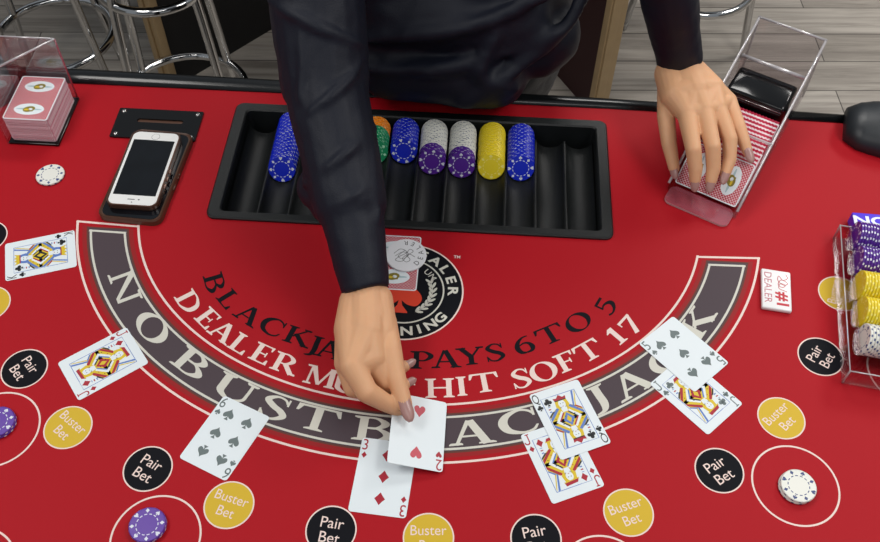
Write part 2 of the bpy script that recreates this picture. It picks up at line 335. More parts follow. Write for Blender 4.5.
# dealer side rail
mb=nmb(); mb.tube([(-.735,1.060,TH-.002),(-.6,1.062,TH-.002),(.2,1.060,TH-.002),(.555,1.052,TH-.002)],[.0160,.0155,.0110,.0095],'railv',n=20,flat=.8)
child(mb,'rail',table,'slim black vinyl rail on the dealer side')
mb=nmb()
pp=[(x,y,TH+.008) for x,y in path]
rr=[]
for i in range(len(pp)):
    e=min(i,len(pp)-1-i); rr.append(.052*min(1,.84+.16*math.sin(min(1,e/9)*PI/2)))
d0=(Vector(pp[0])-Vector(pp[1])).normalized()
pp=[tuple(Vector(pp[0])+d0*.018)]+pp+[tuple(Vector(pp[-1])+(Vector(pp[-1])-Vector(pp[-2])).normalized()*.018)]; rr=[.030]+rr+[.030]
mb.tube(pp,rr,'vinyl',n=24,flat=.62); child(mb,'armrest',table,'wide padded black vinyl armrest')
# apron + pedestal
M['base']=mat('table_base',(24,22,24),.5)
mb=nmb(); mb.prism([(x,y) for x,y in outer],TH-.12,TH-.10,'base')
n=len(outer)
for i in range(n):
    a=outer[i];b=outer[(i+1)%n]; mb.add([(a[0],a[1],TH-.12),(b[0],b[1],TH-.12),(b[0],b[1],TH-.004),(a[0],a[1],TH-.004)],[[0,1,2,3]],'base')
child(mb,'apron',table)
for s in (-1,1):
    mb=nmb(); mb.box((CX+s*.42,.55,(TH-.12)/2+.03),(.10,.55,TH-.18),'base',bev=.01); mb.box((CX+s*.42,.55,.03),(.16,.7,.06),'base',bev=.01); child(mb,'leg',table)
# ---------------------------------------------------------------- the printed layout
FZ=TH
def arc(e,t): return (e[0]+e[2]*math.cos(t),e[1]+e[3]*math.sin(t))
E1=(-.0745,.8496,.461,.3932); E4=(-.073,.8385,.3798,.3084)
def mixE(f): return tuple(E1[i]*(1-f)+E4[i]*f for i in range(4))
YT=.780
def ringpts(f,ytop,n=110):
    e=mixE(f); sa=max(-1,min(1,(ytop-e[1])/e[3])); a=math.asin(sa)
    t0=-PI-a; t1=a
    return [arc(e,t0+(t1-t0)*i/n) for i in range(n+1)]
def ring(mb,f0,f1,z,k,y0=YT,y1=None):
    A=ringpts(f0,y0);B=ringpts(f1,y0 if y1 is None else y1)
    for i in range(len(A)-1): mb.poly([A[i],A[i+1],B[i+1],B[i]],z,k)
mb=nmb()
ring(mb,.03,.97,FZ+.00006,'felt')
W=.038
ring(mb,-W/2,W/2,FZ+.00012,'white'); ring(mb,1-W/2,1+W/2,FZ+.00012,'white',y0=.7775)
for sgn in (0,-1):                           # closing white bars at both ends of the arch
    A=ringpts(-W/2,YT)[sgn]; B=ringpts(1+W/2,.7765)[sgn]
    mb.poly([A,B,(B[0],B[1]-.0032),(A[0],A[1]-.0032)],FZ+.000125,'white')
ring(mb,.085,.16,FZ+.00008,'redband',y0=.772); ring(mb,.84,.915,FZ+.00008,'redband',y0=.770)
ring(mb,.155,.845,FZ+.00010,'banded',y0=.7705); ring(mb,.185,.815,FZ+.00011,'band',y0=.7685)
ring(mb,.205,.243,FZ+.00014,'ltr',y0=.7655); ring(mb,.757,.795,FZ+.00014,'ltr',y0=.7645)
for sgn in (0,-1):
    A=ringpts(.20,.7655)[sgn]; B=ringpts(.80,.7645)[sgn]
    mb.poly([A,B,(B[0],B[1]-.0032),(A[0],A[1]-.0032)],FZ+.000145,'ltr')
child(mb,'arch_banner',felt,'dark grey arch banner with white outlines on the felt')
def ptan(e,p):
    t=math.atan2((p[1]-e[1])/e[3],(p[0]-e[0])/e[2]); d=(-e[2]*math.sin(t),e[3]*math.cos(t)); return math.atan2(d[1],d[0])
def text_on(mb,items,e,h,k,sx=1,z=.00018):
    for ch,px,py in items:
        p=P(px,py); put_glyph(mb,ch,p.x,p.y,h,ptan(e,p),FZ+z,k,sx=sx)
def words(items,e,h,k,sx,split,name,labs):
    i=0
    for n_,lb in zip(split,labs):
        mb=nmb(); text_on(mb,items[i:i+n_],e,h,k,sx); child(mb,name,felt,lb); i+=n_
words([('N',125.0,286.5),('O',152.1,327.7),('B',192,363.4),('U',235,389.5),('S',274.3,407.6),('T',316.8,418.6),('B',373.5,429.3),('L',424,434),('A',471,432.2),('C',517.4,422),('K',560,411),('J',597.5,397.6),('A',631.5,383.4),('C',664.5,360),('K',697.5,322)],(-.072,.8122,.4004,.3169),.0305,'ltr',1.76,(2,4,9),'banner_lettering',['pale serif word NO','pale serif word BUST','pale serif word BLACKJACK'])
words([('D',188.9,301.8),('E',207.7,318),('A',223.2,331.5),('L',240.9,343.5),('E',261.9,353.5),('R',285.5,363.5),('M',321,376.6),('U',347,383.5),('S',371,387),('T',400,388.3),('H',439.9,388),('I',461.4,386.2),('T',484.2,382.5),('S',520.6,378.5),('O',543.5,371.5),('F',566.3,361.5),('T',588.1,351),('1',616,335.7),('7',630.5,324.8)],(-.0741,.7414,.3032,.1866),.0258,'white',1.34,(6,4,3,4,2),'rule_lettering',['white serif word DEALER','white serif word MUST','white serif word HIT','white serif word SOFT','white serif number 17'])
words([('B',214.8,282.8),('L',229,299),('A',248.7,314.8),('C',272.0,326.2),('K',298.5,336.5),('J',314.5,344.5),('A',330,349.5),('C',357,355),('K',384,359),('P',422,360),('A',445.8,359),('Y',470.9,356),('S',494.5,352.5),('6',523.4,344.8),('T',550,334.5),('O',578.1,322.1),('5',605.3,306.5)],(-.0766,.7175,.249,.1222),.0248,'blk',1.44,(9,4,1,2,1),'payout_lettering',['black serif word BLACKJACK','black serif word PAYS','black serif number 6','black serif word TO','black serif number 5'])
# emblem
ex,ey=-.0806,.6945
mb=nmb()
mb.poly(ell(.0755,.0755,72,ex,ey),FZ+.00006,'white'); mb.poly(ell(.0735,.0735,72,ex,ey),FZ+.0001,'blk')
mb.poly(ell(.0510,.0510,64,ex,ey),FZ+.00013,'ltr'); mb.poly(ell(.0490,.0490,64,ex,ey),FZ+.00016,'blk')
for i,ch in enumerate('DEALER'):
    a=R(88-i*17.2); put_sans(mb,ch,ex+.062*math.cos(a),ey+.062*math.sin(a),.0125,a-PI/2,FZ+.00018,'ltr',sx=1.25,bold=.03)
for i,ch in enumerate('TRAINING'):
    a=R(-90-3.5*14.5+i*14.5); put_sans(mb,ch,ex+.062*math.cos(a),ey+.062*math.sin(a),.0125,a+PI/2,FZ+.00018,'ltr',sx=1.2,bold=.03)
for ch,an in (('U',48),('M',34)):
    a=R(an); put_sans(mb,ch,ex+.0415*math.cos(a),ey+.0415*math.sin(a),.0085,a-PI/2,FZ+.00018,'ltr',sx=1.1)
def spade(s=1,cx=0,cy=0,fl=1):
    o=[]; 
    for (x,y) in [tuple(p) for p in spline([(0,.5),(.12,.3),(.36,.08),(.44,-.12),(.34,-.30),(.16,-.28),(.03,-.17)],4)]: o.append((x,y))
    right_=o+[(.05,-.30),(.16,-.46),(.17,-.5)]
    pts=right_+[(-x,y) for x,y in reversed(right_)]
    return [(cx+x*s,cy+y*s*fl) for x,y in pts]
def heart(s=1,cx=0,cy=0,fl=1):
    o=[tuple(p) for p in spline([(0,.28),(.12,.45),(.30,.46),(.44,.28),(.38,.02),(.18,-.25),(0,-.5)],4)]
    pts=o+[(-x,y) for x,y in reversed(o[1:-1])]
    return [(cx+x*s,cy+y*s*fl) for x,y in pts]
def diamond(s=1,cx=0,cy=0,fl=1): return [(cx,cy+.5*s),(cx+.20*s,cy+.22*s),(cx+.40*s,cy),(cx+.20*s,cy-.22*s),(cx,cy-.5*s),(cx-.20*s,cy-.22*s),(cx-.40*s,cy),(cx-.20*s,cy+.22*s)]
sp=[(ex-.004+(x)*.062*1.0,ey-.006+y*.058) for x,y in spade()]
mb.poly(sp,FZ+.00018,'orange')
for sd in (-1,1):
    prev=None
    for i in range(8):
        a=R(-62+i*12) if sd>0 else R(180+62-i*12)
        x=ex+.036*math.cos(a); y=ey+.036*math.sin(a)
        for dd in (.55,-.55):
            an=(a+PI/2*sd)+dd; mb.poly(ell(.0052,.0018,10,x+.0045*math.cos(an),y+.0045*math.sin(an),an),FZ+.00018,'ltr')
        if prev: mb.poly(bar(prev,(x,y),.0010),FZ+.00017,'ltr')
        prev=(x,y)
p=P(457,257); put_sans(mb,'TM',p.x,p.y,.0045,0,FZ+.00018,'white',bold=.02)
child(mb,'emblem',felt,'round black emblem with an orange spade and a laurel wreath')
# betting spots
def spot(px,py,kind):
    p=P(px,py); mb=nmb(); a=ptan((-.0745,.86,.60,.50),p)
    rad=.0275
    mb.poly(ell(rad,rad,48,p.x,p.y),FZ+.00006,'white'); mb.poly(ell(rad-.0016,rad-.0016,48,p.x,p.y),FZ+.0001,'blk' if kind=='Pair' else 'gold')
    up=Vector((-math.sin(a),math.cos(a)))
    for w_,off in ((kind,.0082),('Bet',-.0082)):
        put_sans(mb,w_,p.x+up.x*off,p.y+up.y*off,.0122 if kind=='Pair' else .0112,a,FZ+.00015,'white',sx=.97 if kind=='Pair' else .93,bold=0)
    nm='pair_bet_spot' if kind=='Pair' else 'buster_bet_spot'
    child(mb,nm,felt,('black round spot printed Pair Bet' if kind=='Pair' else 'gold round spot printed Buster Bet'))
for x,y,k in [(24.3,368.6,'Pair'),(147.8,468.6,'Pair'),(331,530,'Pair'),(536,538.5,'Pair'),(719.3,470.3,'Pair'),(820.5,356.5,'Pair'),(-14,237,'Pair'),(68,427.3,'Buster'),(229,504.8,'Buster'),(428.5,537.5,'Buster'),(628.5,512.3,'Buster'),(781.3,418,'Buster'),(840,293.5,'Buster'),(-12,304,'Buster')]: spot(x,y,k)
def betcircle(px,py):
    p=P(px,py) if not isinstance(px,Vector) else px; mb=nmb(); a=ell(.0483,.0483,72,p.x,p.y); b=ell(.0462,.0462,72,p.x,p.y)
    for i in range(72): j=(i+1)%72; mb.poly([a[i],a[j],b[j],b[i]],FZ+.00008,'white')
    child(mb,'betting_circle',felt,'thin white betting circle')
for x,y in ((795.5,485),(-3,429),(155.5,538),(604,580),(-32,572),(908,372)): betcircle(x,y)
# ================================================================ CHIPS
def chip_mesh(base,mark,rim,seed=0,th=.0033):
    """one poker chip: bevelled clay disc, moulded face ring, suit marks and edge spots; axis z, base at z=0"""
    mb=MB(); r=.0196; mb.lathe([(r-.0010,0),(r,.0008),(r,th-.0008),(r-.0010,th)],base,n=36)
    for z,up in ((th,1),(0,-1)):
        zz=z+up*.00006
        def pl(pts,k):
            mb.poly(pts,zz,k)
            if up<0: mb.f[-1]=mb.f[-1][::-1]
        for i in range(8):
            a=2*PI*i/8+.2; cx,cy=.0158*math.cos(a),.0158*math.sin(a); s=.0054
            sh=(diamond,spade,diamond,heart)[i%4](s,0,0)
            pl([(cx+x*math.cos(a-PI/2)-y*math.sin(a-PI/2),cy+x*math.sin(a-PI/2)+y*math.cos(a-PI/2)) for x,y in sh],mark)
        for i in range(14):
            a0=2*PI*i/14;a1=a0+.26
            A=[(.0121*math.cos(a0+(a1-a0)*t/3),.0121*math.sin(a0+(a1-a0)*t/3)) for t in range(4)]
            B=[(.0111*math.cos(a0+(a1-a0)*t/3),.0111*math.sin(a0+(a1-a0)*t/3)) for t in range(3,-1,-1)]
            pl(A+B,mark)
    n=14
    for i in range(n):
        a=2*PI*i/n; w=.0014/r; rr_=r+.00005
        z0,z1=(th*.20,th*.80)
        A=[(rr_*math.cos(a+d),rr_*math.sin(a+d),z) for d,z in ((-w,z0),(w,z0),(w,z1),(-w,z1))]
        mb.add(A,[[0,1,2,3]],rim)
    return mb
CHIP={}
def chip(kind,Mx,label,group=None):
    prm={'blue':('chip_blue','mk_white','mk_white'),'green':('chip_green','mk_green','mk_green'),'orange':('chip_orange','mk_orange','mk_orange'),'purple':('chip_purple','mk_white','mk_white'),
         'violet':('chip_violet','mk_white','mk_white'),'white':('chip_white','mk_navy','mk_navy'),'yellow':('chip_yellow','mk_pale','mk_pale')}[kind]
    if kind not in CHIP:
        o=chip_mesh(*prm).obj('poker_chip'); CHIP[kind]=o
    else:
        o=CHIP[kind].copy(); C.objects.link(o)
    o.matrix_world=Mx; 
    for kk in ('label','category','group'):
        if kk in o: del o[kk]
    tag(o,label,'poker chip',group); return o
# chip tray -------------------------------------------------------
TX0,TX1,TY0,TY1=-.3585,.190,.7945,1.020; IX0,IX1,IY0,IY1=-.340,.173,.808,1.004
tray=thing('chip_tray','long black plastic chip tray set into the felt in front of the dealer','chip tray',(CX,.91,TH))
TT=Matrix.Translation((-CX,-.91,-TH))
mb=MB(); mb.T=TT.copy()
def loop(x0,x1,y0,y1,r,z): return [(p[0],p[1],z) for p in rrect(x1-x0,y1-y0,r,5,(x0+x1)/2,(y0+y1)/2)]
L=[loop(TX0,TX1,TY0,TY1,.012,TH+.0003),loop(TX0,TX1,TY0,TY1,.012,TH+.003),loop(TX0+.002,TX1-.002,TY0+.002,TY1-.002,.011,TH+.005),loop(IX0-.002,IX1+.002,IY0-.002,IY1+.002,.007,TH+.005),loop(IX0,IX1,IY0,IY1,.006,TH+.003),loop(IX0+.004,IX1-.004,IY0+.004,IY1-.004,.005,TH-.045)]
for a,b in zip(L[:-1],L[1:]):
    n=len(a); mb.add(a+b,[[i,(i+1)%n,n+(i+1)%n,n+i] for i in range(n)],'tray',smooth=False)
mb.add(L[-1],[list(range(len(L[-1])))],'tray')
o=child(mb,'rim',tray)
PITCH=.0425; TUBE=[-.019+PITCH*k for k in range(-7,5)]
RT_=.0208
mb=MB(); mb.T=TT.copy()
y0,y1=IY0+.012,.992
prof=[]
for cx in TUBE:
    for j in range(13):
        a=R(-164+148*j/12); prof.append((cx+RT_*math.cos(a),TH-.0092+RT_*math.sin(a)))
prof=[(IX0+.003,TH-.012)]+prof+[(IX1-.003,TH-.012)]
n=len(prof)
vs=[(x,y0,z) for x,z in prof]+[(x,y1,z) for x,z in prof]
mb.add(vs,[[i,i+1,n+i+1,n+i] for i in range(n-1)],'tray',smooth=True)
# end faces of the trough block
for yy,fl in ((y0,0),(y1,1)):
    vs=[(x,yy,z) for x,z in prof]+[(x,yy,TH-.044) for x,z in prof]
    fs=[[i,n+i,n+i+1,i+1] for i in range(n-1)]
    mb.add(vs,fs if fl else [f[::-1] for f in fs],'tray')
vs=[(x,y0,z) for x,z in prof]+[(x,IY0+.002,max(z,TH-.006)) for x,z in prof]
child(mb,'trough_insert',tray,'row of twelve half-round black troughs')
# rack stacks: chips lean back against the rear wall
LEAN=R(28); DY=.0033/math.cos(LEAN)*1.0
def rack(k,kinds,desc,yfront):
    cx=TUBE[k]; n=len(kinds); yb=.9965
    for i,kd in enumerate(kinds):            # i=0 is the rear chip
        yc=yb-(DY*i)-.002
        zc=TH-.0118
        Mx=Matrix.Translation((cx+random.uniform(-.0003,.0003),yc,zc))@Matrix.Rotation(PI/2-LEAN,4,'X')@Matrix.Rotation(i*.2244+random.uniform(-.03,.03),4,'Z')
        front=(i==n-1)
        if front: lab='front %s chip of the %s'%(kd,desc); grp=None
        else: lab='%s chip behind the front one, %s'%(kd,desc); grp='%s chips, %s'%(kd,desc)
        chip(kd,Mx,lab,grp)
rack(1,['blue']*25,'tray stack left of the dealer sleeve',.9)
rack(4,['orange']*5+['green']*8,'orange and green tray stack beside the sleeve',.95)
rack(5,['blue']*12,'tray stack between green and white stacks',.943)
rack(6,['white']*13+['purple']*4,'left of two white-purple tray stacks',.926)
rack(7,['white']*14+['purple']*4,'right of two white-purple tray stacks',.921)
rack(8,['yellow']*18,'yellow tray stack',.923)
rack(9,['blue']*18,'blue tray stack right of the yellow one',.922)
# loose chips
def flat_chip(kind,px,py,zi,label,rz=0,group=None,dx=0,dy=0):
    p=P(px,py,.0035*zi+.0033); return chip(kind,Matrix.Translation((p.x+dx,p.y+dy,TH+.0003+.0034*zi))@Matrix.Rotation(rz,4,'Z'),label,group)
flat_chip('white',50,174.3,0,'single white poker chip on the felt below the clear card holder')
flat_chip('violet',147,525,0,'purple poker chip in the bottom betting circle, lower one of two',.3,dx=.001)
flat_chip('violet',147,524.5,1,'purple poker chip in the bottom betting circle, upper one of two')
flat_chip('violet',-2.5,423,0,'purple poker chip cut by the left picture edge, lower one of two',.5,dx=.001)
flat_chip('violet',-3,421.5,1,'purple poker chip cut by the left picture edge, upper one of two',.2)
flat_chip('white',798,487,0,'white poker chip in the right betting circle, lower one of two',.3,dx=-.0015)
flat_chip('white',798.8,485.5,1,'white poker chip in the right betting circle, upper one of two',.15)
# ================================================================ CARDS
CT=.0003
SUIT={'S':spade,'H':heart,'D':diamond}
def club(s=1,cx=0,cy=0,fl=1): return None
def pip(mb,su,x,y,s,fl,k,z):
    if su=='C':
        for (dx,dy) in ((0,.24),(-.24,-.06),(.24,-.06)): mb.poly(ell(.225*s,.225*s,14,x+dx*s,y+dy*s*fl),z,k)
        mb.poly([(x-.04*s,y+.1*s*fl),(x+.04*s,y+.1*s*fl),(x+.05*s,y-.25*s*fl),(x+.17*s,y-.5*s*fl),(x-.17*s,y-.5*s*fl),(x-.05*s,y-.25*s*fl)],z,k)
    else: mb.poly(SUIT[su](s,x,y,fl),z,k)
def court(mb,rank,su,z):
    W_,H_=.0215,.0335
    for pts in (bar((-W_,-H_),(W_,-H_),.0007),bar((-W_,H_),(W_,H_),.0007),bar((-W_,-H_),(-W_,H_),.0007),bar((W_,-H_),(W_,H_),.0007)): mb.poly(pts,z,'ink_b')
    for f in (1,-1):
        g=lambda pts:[(x*.001*f,y*.001*f) for x,y in pts]
        z1=z;z2=z+.00002;z3=z+.00004;z4=z+.00006
        A,B=('ink_b','ink_r') if rank!='J' else ('ink_r','ink_b')
        # robe filling the width, with slanted bands
        mb.poly(g([(-20.5,-2),(20.5,-2),(20.5,6),(17,12),(9,17),(-9,17),(-17,12),(-20.5,8)]),z1,'ink_y')
        mb.poly(g([(-20.5,2),(-20.5,6),(-9,17),(-4,17)]),z2,A); mb.poly(g([(20.5,1),(20.5,5),(9,17),(4,17)]),z2,A)
        mb.poly(g([(-20.5,7),(-20.5,9.5),(-15,14),(-12,14)]),z2,'ink_k'); mb.poly(g([(20.5,7),(20.5,9),(15,14),(12,14)]),z2,B)
        mb.poly(g([(-16,0),(-12,0),(-3,10),(-5,12)]),z2,'paper'); mb.poly(g([(16,0),(12,0),(3,10),(5,12)]),z2,'paper')
        mb.poly(g([(-12,0),(-10,0),(-2.5,8.5),(-3.5,10)]),z3,B); mb.poly(g([(12,0),(10,0),(2.5,8.5),(3.5,10)]),z3,'ink_k')
        mb.poly(g([(-7,0),(7,0),(0,9)]),z2,'ink_k' if rank=='K' else A); mb.poly(g([(-3,0),(3,0),(0,5)]),z3,'ink_y')
        mb.poly(g([(-3,10),(3,10),(4,17),(-4,17)]),z3,'paper')
        for i in range(6): mb.poly(g(ell(.7,.7,6,-15+i*6,4.5+(i%2)*5)),z4,'ink_r' if i%2 else 'ink_k')
        for i in range(5): mb.poly(g([(-18+i*.2,14+i*3.4),(-15+i*.2,14+i*3.4),(-15,15.4+i*3.4),(-18,15.4+i*3.4)]),z2,('ink_b','ink_r')[i%2])
        # hair, face, hat
        mb.poly(g([(-6,15),(-8.5,18),(-7,26),(7,26),(8.5,18),(6,15),(4,15.5),(-4,15.5)]),z3,'ink_y' if rank!='K' else 'ink_b')
        mb.poly(g(ell(4.3,5.6,16,0,20.5)),z4,'paper')
        for ex_ in (-1.6,1.6): mb.poly(g(ell(.7,.5,6,ex_,21.3)),z4+.00001,'ink_k')
        mb.poly(g([(-1.4,17.6),(1.4,17.6),(0,16.8)]),z4+.00001,'ink_r')
        if rank=='K': mb.poly(g([(-7,25),(7,25),(9,33),(5,30),(2.5,33.3),(0,30),(-2.5,33.3),(-5,30),(-9,33)]),z4,'ink_y'); mb.poly(g([(-7,25),(7,25),(7,26.5),(-7,26.5)]),z4+.00001,'ink_r')
        elif rank=='Q': mb.poly(g([(-7,25),(7,25),(8,30),(4,29),(0,33),(-4,29),(-8,30)]),z4,'ink_r'); mb.poly(g([(-7,25),(7,25),(7,26.3),(-7,26.3)]),z4+.00001,'ink_k')
        else: mb.poly(g([(-9,25),(9,26),(8,31),(-6,30)]),z4,'ink_r'); mb.poly(g([(-9,25),(9,26),(9,27.2),(-9,26.2)]),z4+.00001,'ink_y')
        mb.poly(g([(11,14),(13,14),(19,33),(16.5,33)]),z2,'ink_b'); mb.poly(g([(13.5,14),(15,14),(20.5,30),(20.5,33)]),z2,'ink_y')
        s=.0105
        x,y=(-.0150*f,.0275*f); mb.poly([(x-.0060,y-.0060),(x+.0060,y-.0060),(x+.0060,y+.0060),(x-.0060,y+.0060)],z4+.00002,'paper'); pip(mb,su,x,y,s,f,INK[0],z4+.00004)
INK=['ink_k']
def card(rank,su,Mx,label,ink=None,pink=None):
    """playing card, face up, local origin at its centre, long side along y"""
    mb=MB(); out=rrect(.0635,.0889,.0035,4); mb.prism(out,0,CT,'paper')
    z=CT+.00005; k=ink or ('ink_r' if su in 'HD' else 'ink_k'); pk=pink or k; INK[0]=k
    for f in (1,-1):
        rot=0 if f>0 else PI; x,y=-.0268*f,.0365*f
        if rank=='J':
            c_,s_=math.cos(rot),math.sin(rot)
            for gi,pl in enumerate(stroke([(.62,.97),(.62,.35),(.58,.10),(.36,.0),(.14,.08),(.08,.26)],[.13]*6,4)+[q(.40,.90,.84,1.0)]): mb.poly([(x+(a_-.45)*.0125*.8*c_-(b_-.5)*.0125*s_,y+(a_-.45)*.0125*.8*s_+(b_-.5)*.0125*c_) for a_,b_ in pl],z+gi*.000001,k)
        elif rank in 'QK': put_sans(mb,rank,x,y,.0120,rot,z,k,sx=.60)
        else: put_sans(mb,rank,x,y,.0135,rot,z,k,sx=.85)
        pip(mb,su,-.0262*f,.0235*f,.0078,f,k,z)
    if rank in 'JQK': court(mb,rank,su,z)
    else:
        X=.0125;Y=.026
        pos={'2':[(0,Y,1),(0,-Y,-1)],'3':[(0,Y,1),(0,0,1),(0,-Y,-1)],'5':[(-X,Y,1),(X,Y,1),(0,0,1),(-X,-Y,-1),(X,-Y,-1)],'6':[(-X,Y,1),(X,Y,1),(-X,0,1),(X,0,1),(-X,-Y,-1),(X,-Y,-1)]}[rank]
        for x,y,f in pos: pip(mb,su,x,y,.0150,f,pk,z)
    o=mb.obj('playing_card',None,Mx); tag(o,label,'playing card'); return o
def cmx(x,y,z,rz,rx=0,ry=0): return Matrix.Translation((x,y,TH+z))@Matrix.Rotation(rz,4,'Z')@Matrix.Rotation(ry,4,'Y')@Matrix.Rotation(rx,4,'X')
def from_corners(a,b,z=.0003):
    """a,b: pixels of two opposite corners -> centre"""
    p=P(*a,z);q_=P(*b,z); return (p.x+q_.x)/2,(p.y+q_.y)/2
def dirpx(a,b): p=P(*a);q_=P(*b); return math.atan2(q_.y-p.y,q_.x-p.x)
Z0=.0003
def flat(rank,su,ca,cb,da,db,label,z=Z0,up=0,**kw):
    """ca,cb opposite corners; da->db runs along the long side towards the card's top"""
    x,y=from_corners(ca,cb,z); return card(rank,su,cmx(x,y,z,dirpx(da,db)-PI/2),label,**kw)
flat('K','C',(4.9,244.5),(77.1,266.2),(4.9,244.5),(75.2,230.3),'king of clubs card lying on its side at the left edge')
flat('J','D',(57.5,363.6),(148.8,362.4),(57.5,363.6),(127.6,327.1),'jack of diamonds card lying alone on the left arm of the arch')
flat('6','S',(224,395.8),(226.4,481.1),(178.8,457.5),(224,395.8),'six of spades card with six glare-grey pips',ink='ink_g',pink='ink_g')
flat('3','D',(362.7,437.7),(405.7,518.4),(348,510.4),(362.7,437.7),'three of diamonds card half under the card the dealer holds')
flat('J','D',(520.5,434.7),(604.6,486.3),(553.1,504.4),(520.5,434.7),'jack of diamonds card partly under the queen of clubs')
flat('Q','C',(529.4,395.4),(610.8,442.7),(560.6,459.1),(529.4,395.4),'queen of clubs card lying on top of a jack',z=Z0+.00065)
jx,jy=from_corners((649.2,383.2),(743.2,404.3)); a_=dirpx((709.2,436),(743.2,404.3))
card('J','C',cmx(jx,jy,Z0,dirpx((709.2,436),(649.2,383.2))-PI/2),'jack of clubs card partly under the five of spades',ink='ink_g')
flat('5','S',(673.2,316.5),(694.3,392),(728.8,362.8),(673.2,316.5),'five of spades card with five glare-grey pips on the right end of the arch',z=Z0+.00065,ink='ink_g',pink='ink_g')
card('2','H',Matrix.Translation((-.0476,.4905,TH+.0112))@Matrix.Rotation(-.004,4,'Z')@Matrix.Rotation(.27,4,'Y')@Matrix.Rotation(-.02,4,'X'),'two of hearts card held up by the dealer fingers',pink='ink_p')
def oval(mb,x,y,z,a,b):
    mb.poly(ell(a,b,32,x,y),z,'paper'); mb.poly(ell(a*.86,b*.16,16,x,y),z+.00003,'ovl')
    mb.poly(ell(a*.40,b*.50,14,x,y,.3),z+.00005,'oliv'); mb.poly(ell(a*.14,b*.2,10,x+a*.1,y),z+.00007,'paper'); mb.poly(ell(a*.2,b*.14,10,x-a*.12,y-b*.1),z+.00007,'ink_y')
    mb.poly(bar((x-a*.3,y-b*.35),(x+a*.3,y-b*.3),b*.16),z+.00006,'oliv')
def back_card(Mx,label,name='playing_card'):
    mb=MB(); mb.prism(rrect(.0635,.0889,.0035,4),0,CT,'paper'); mb.poly(rrect(.0605,.0859,.003,4),CT+.00004,'back')
    for s in (-1,1): oval(mb,0,s*.0235,CT+.00008,.0215,.0115)
    o=mb.obj(name,None,Mx); return tag(o,label,'playing card')
# face-down card on the emblem with the round frosted disc over it
back_card(cmx(-.097,.7385,.0003,R(0)),'face-down red backed card lying on the round emblem')
mb=MB(); mb.lathe([(.0262,0),(.0268,.0008),(.0268,.0022),(.0262,.003)],'frost',n=48)
for i,ch in enumerate('DEALER'):
    a=R(-40+i*27); put_sans(mb,ch,.0195*math.cos(a),.0195*math.sin(a),.007,a+PI/2,.00306,'dgrey',sx=.9)
def scribble(mb,pts,w,z,k,T=None):
    for pl in stroke(pts,[w]*len(pts),5): mb.poly(pl,z,k,T)
scribble(mb,[(-.016,.001),(-.008,.009),(.001,.004),(-.009,-.004),(-.013,-.010),(-.004,-.011),(.002,-.001),(.009,.006),(.004,.009),(.001,0),(.006,-.008),(.001,-.012),(-.004,-.006),(.004,.001),(.012,-.003)],.0007,.00306,'dgrey')
scribble(mb,[(-.014,-.003),(-.005,.004),(.004,.001),(-.003,-.007),(-.010,-.003),(-.002,.007)],.0006,.00307,'dgrey')
p=P(406,255,.003); tag(mb.obj('dealer_disc',None,cmx(p.x,p.y,.0007,0)),'round frosted plastic disc lettered DEALER lying on a red backed card','dealer disc')
# white dealer tile
p=P(776.5,289.5,.006); ang=R(-97.5)
M['cyl']=M['tile']
tile=thing('dealer_button','white plastic tile marked DEALER and #1 in red','dealer button',(p.x,p.y,TH),ang)
mb=MB(); bm=bmesh.new(); 
mb.box((0,0,.0034),(.0630,.0370,.0066),'tile',bev=.0022); bm.free(); mb.obj('tile',tile)
mb=MB(); put_sans(mb,'DEALER',-.001,-.0105,.0095,0,.00676,'tile_p',sx=1.05); put_sans(mb,'#1',.0140,.0075,.0145,0,.00676,'tile_r',sx=1.1,bold=.03)
scribble(mb,[(-.026,.012),(-.020,.014),(-.016,.008),(-.022,.003),(-.014,.002),(-.008,.009),(-.012,.014),(-.016,.006),(-.008,.002),(-.004,.007),(-.008,.011),(-.010,.005),(-.002,.003),(.002,.013)],.0009,.00676,'tile_r')
mb.obj('engraving',tile)['label']='red engraved writing'
# ================================================================ SLOT PLATE + PHONES
p=P(157.5,125); pc=Vector((-.4665,.967,TH))
sl=thing('drop_slot_plate','black acrylic plate with a money slot screwed to the felt behind the phones','slot plate',pc)
mb=MB(); bm=bmesh.new()
for lp in (rrect(.125,.060,.0015,2),rrect(.068,.0075,.0036,5,.003,.006)):
    vs=[bm.verts.new((x,y,.0028)) for x,y in lp]
    for i in range(len(vs)): bm.edges.new((vs[i],vs[(i+1)%len(vs)]))
bmesh.ops.triangle_fill(bm,use_beauty=True,edges=bm.edges[:],normal=(0,0,1))
for f in bm.faces:
    if f.normal.z<0: f.normal_flip()
mb.bm(bm,'acryk')
for lp,fl in ((rrect(.125,.060,.0015,2),1),(rrect(.068,.0075,.0036,5,.003,.006),0)):
    n=len(lp); mb.add([(x,y,.0001) for x,y in lp]+[(x,y,.0028) for x,y in lp],[[i,(i+1)%n,n+(i+1)%n,n+i] for i in range(n)],'acryk')
mb.obj('plate',sl)
mb=MB(); mb.poly(rrect(.067,.007,.003,4,.003,.006),.0006,'brown'); mb.obj('slot',sl)['label']='narrow slot with a painted brown reflection'  # case brown reused here as a painted reflection in the slot
for sx in (-1,1):
    for sy in (-1,1):
        mb=MB(); mb.lathe([(.0036,.0028),(.0034,.0038),(.0020,.0046),(0.0,.0048)],'steel',T=Matrix.Translation((sx*.055,sy*.0235,0)),n=16); mb.box((sx*.055,sy*.0235,.0047),(.004,.0006,.0006),'dgrey'); mb.obj('screw',sl)['label']='silver screw'
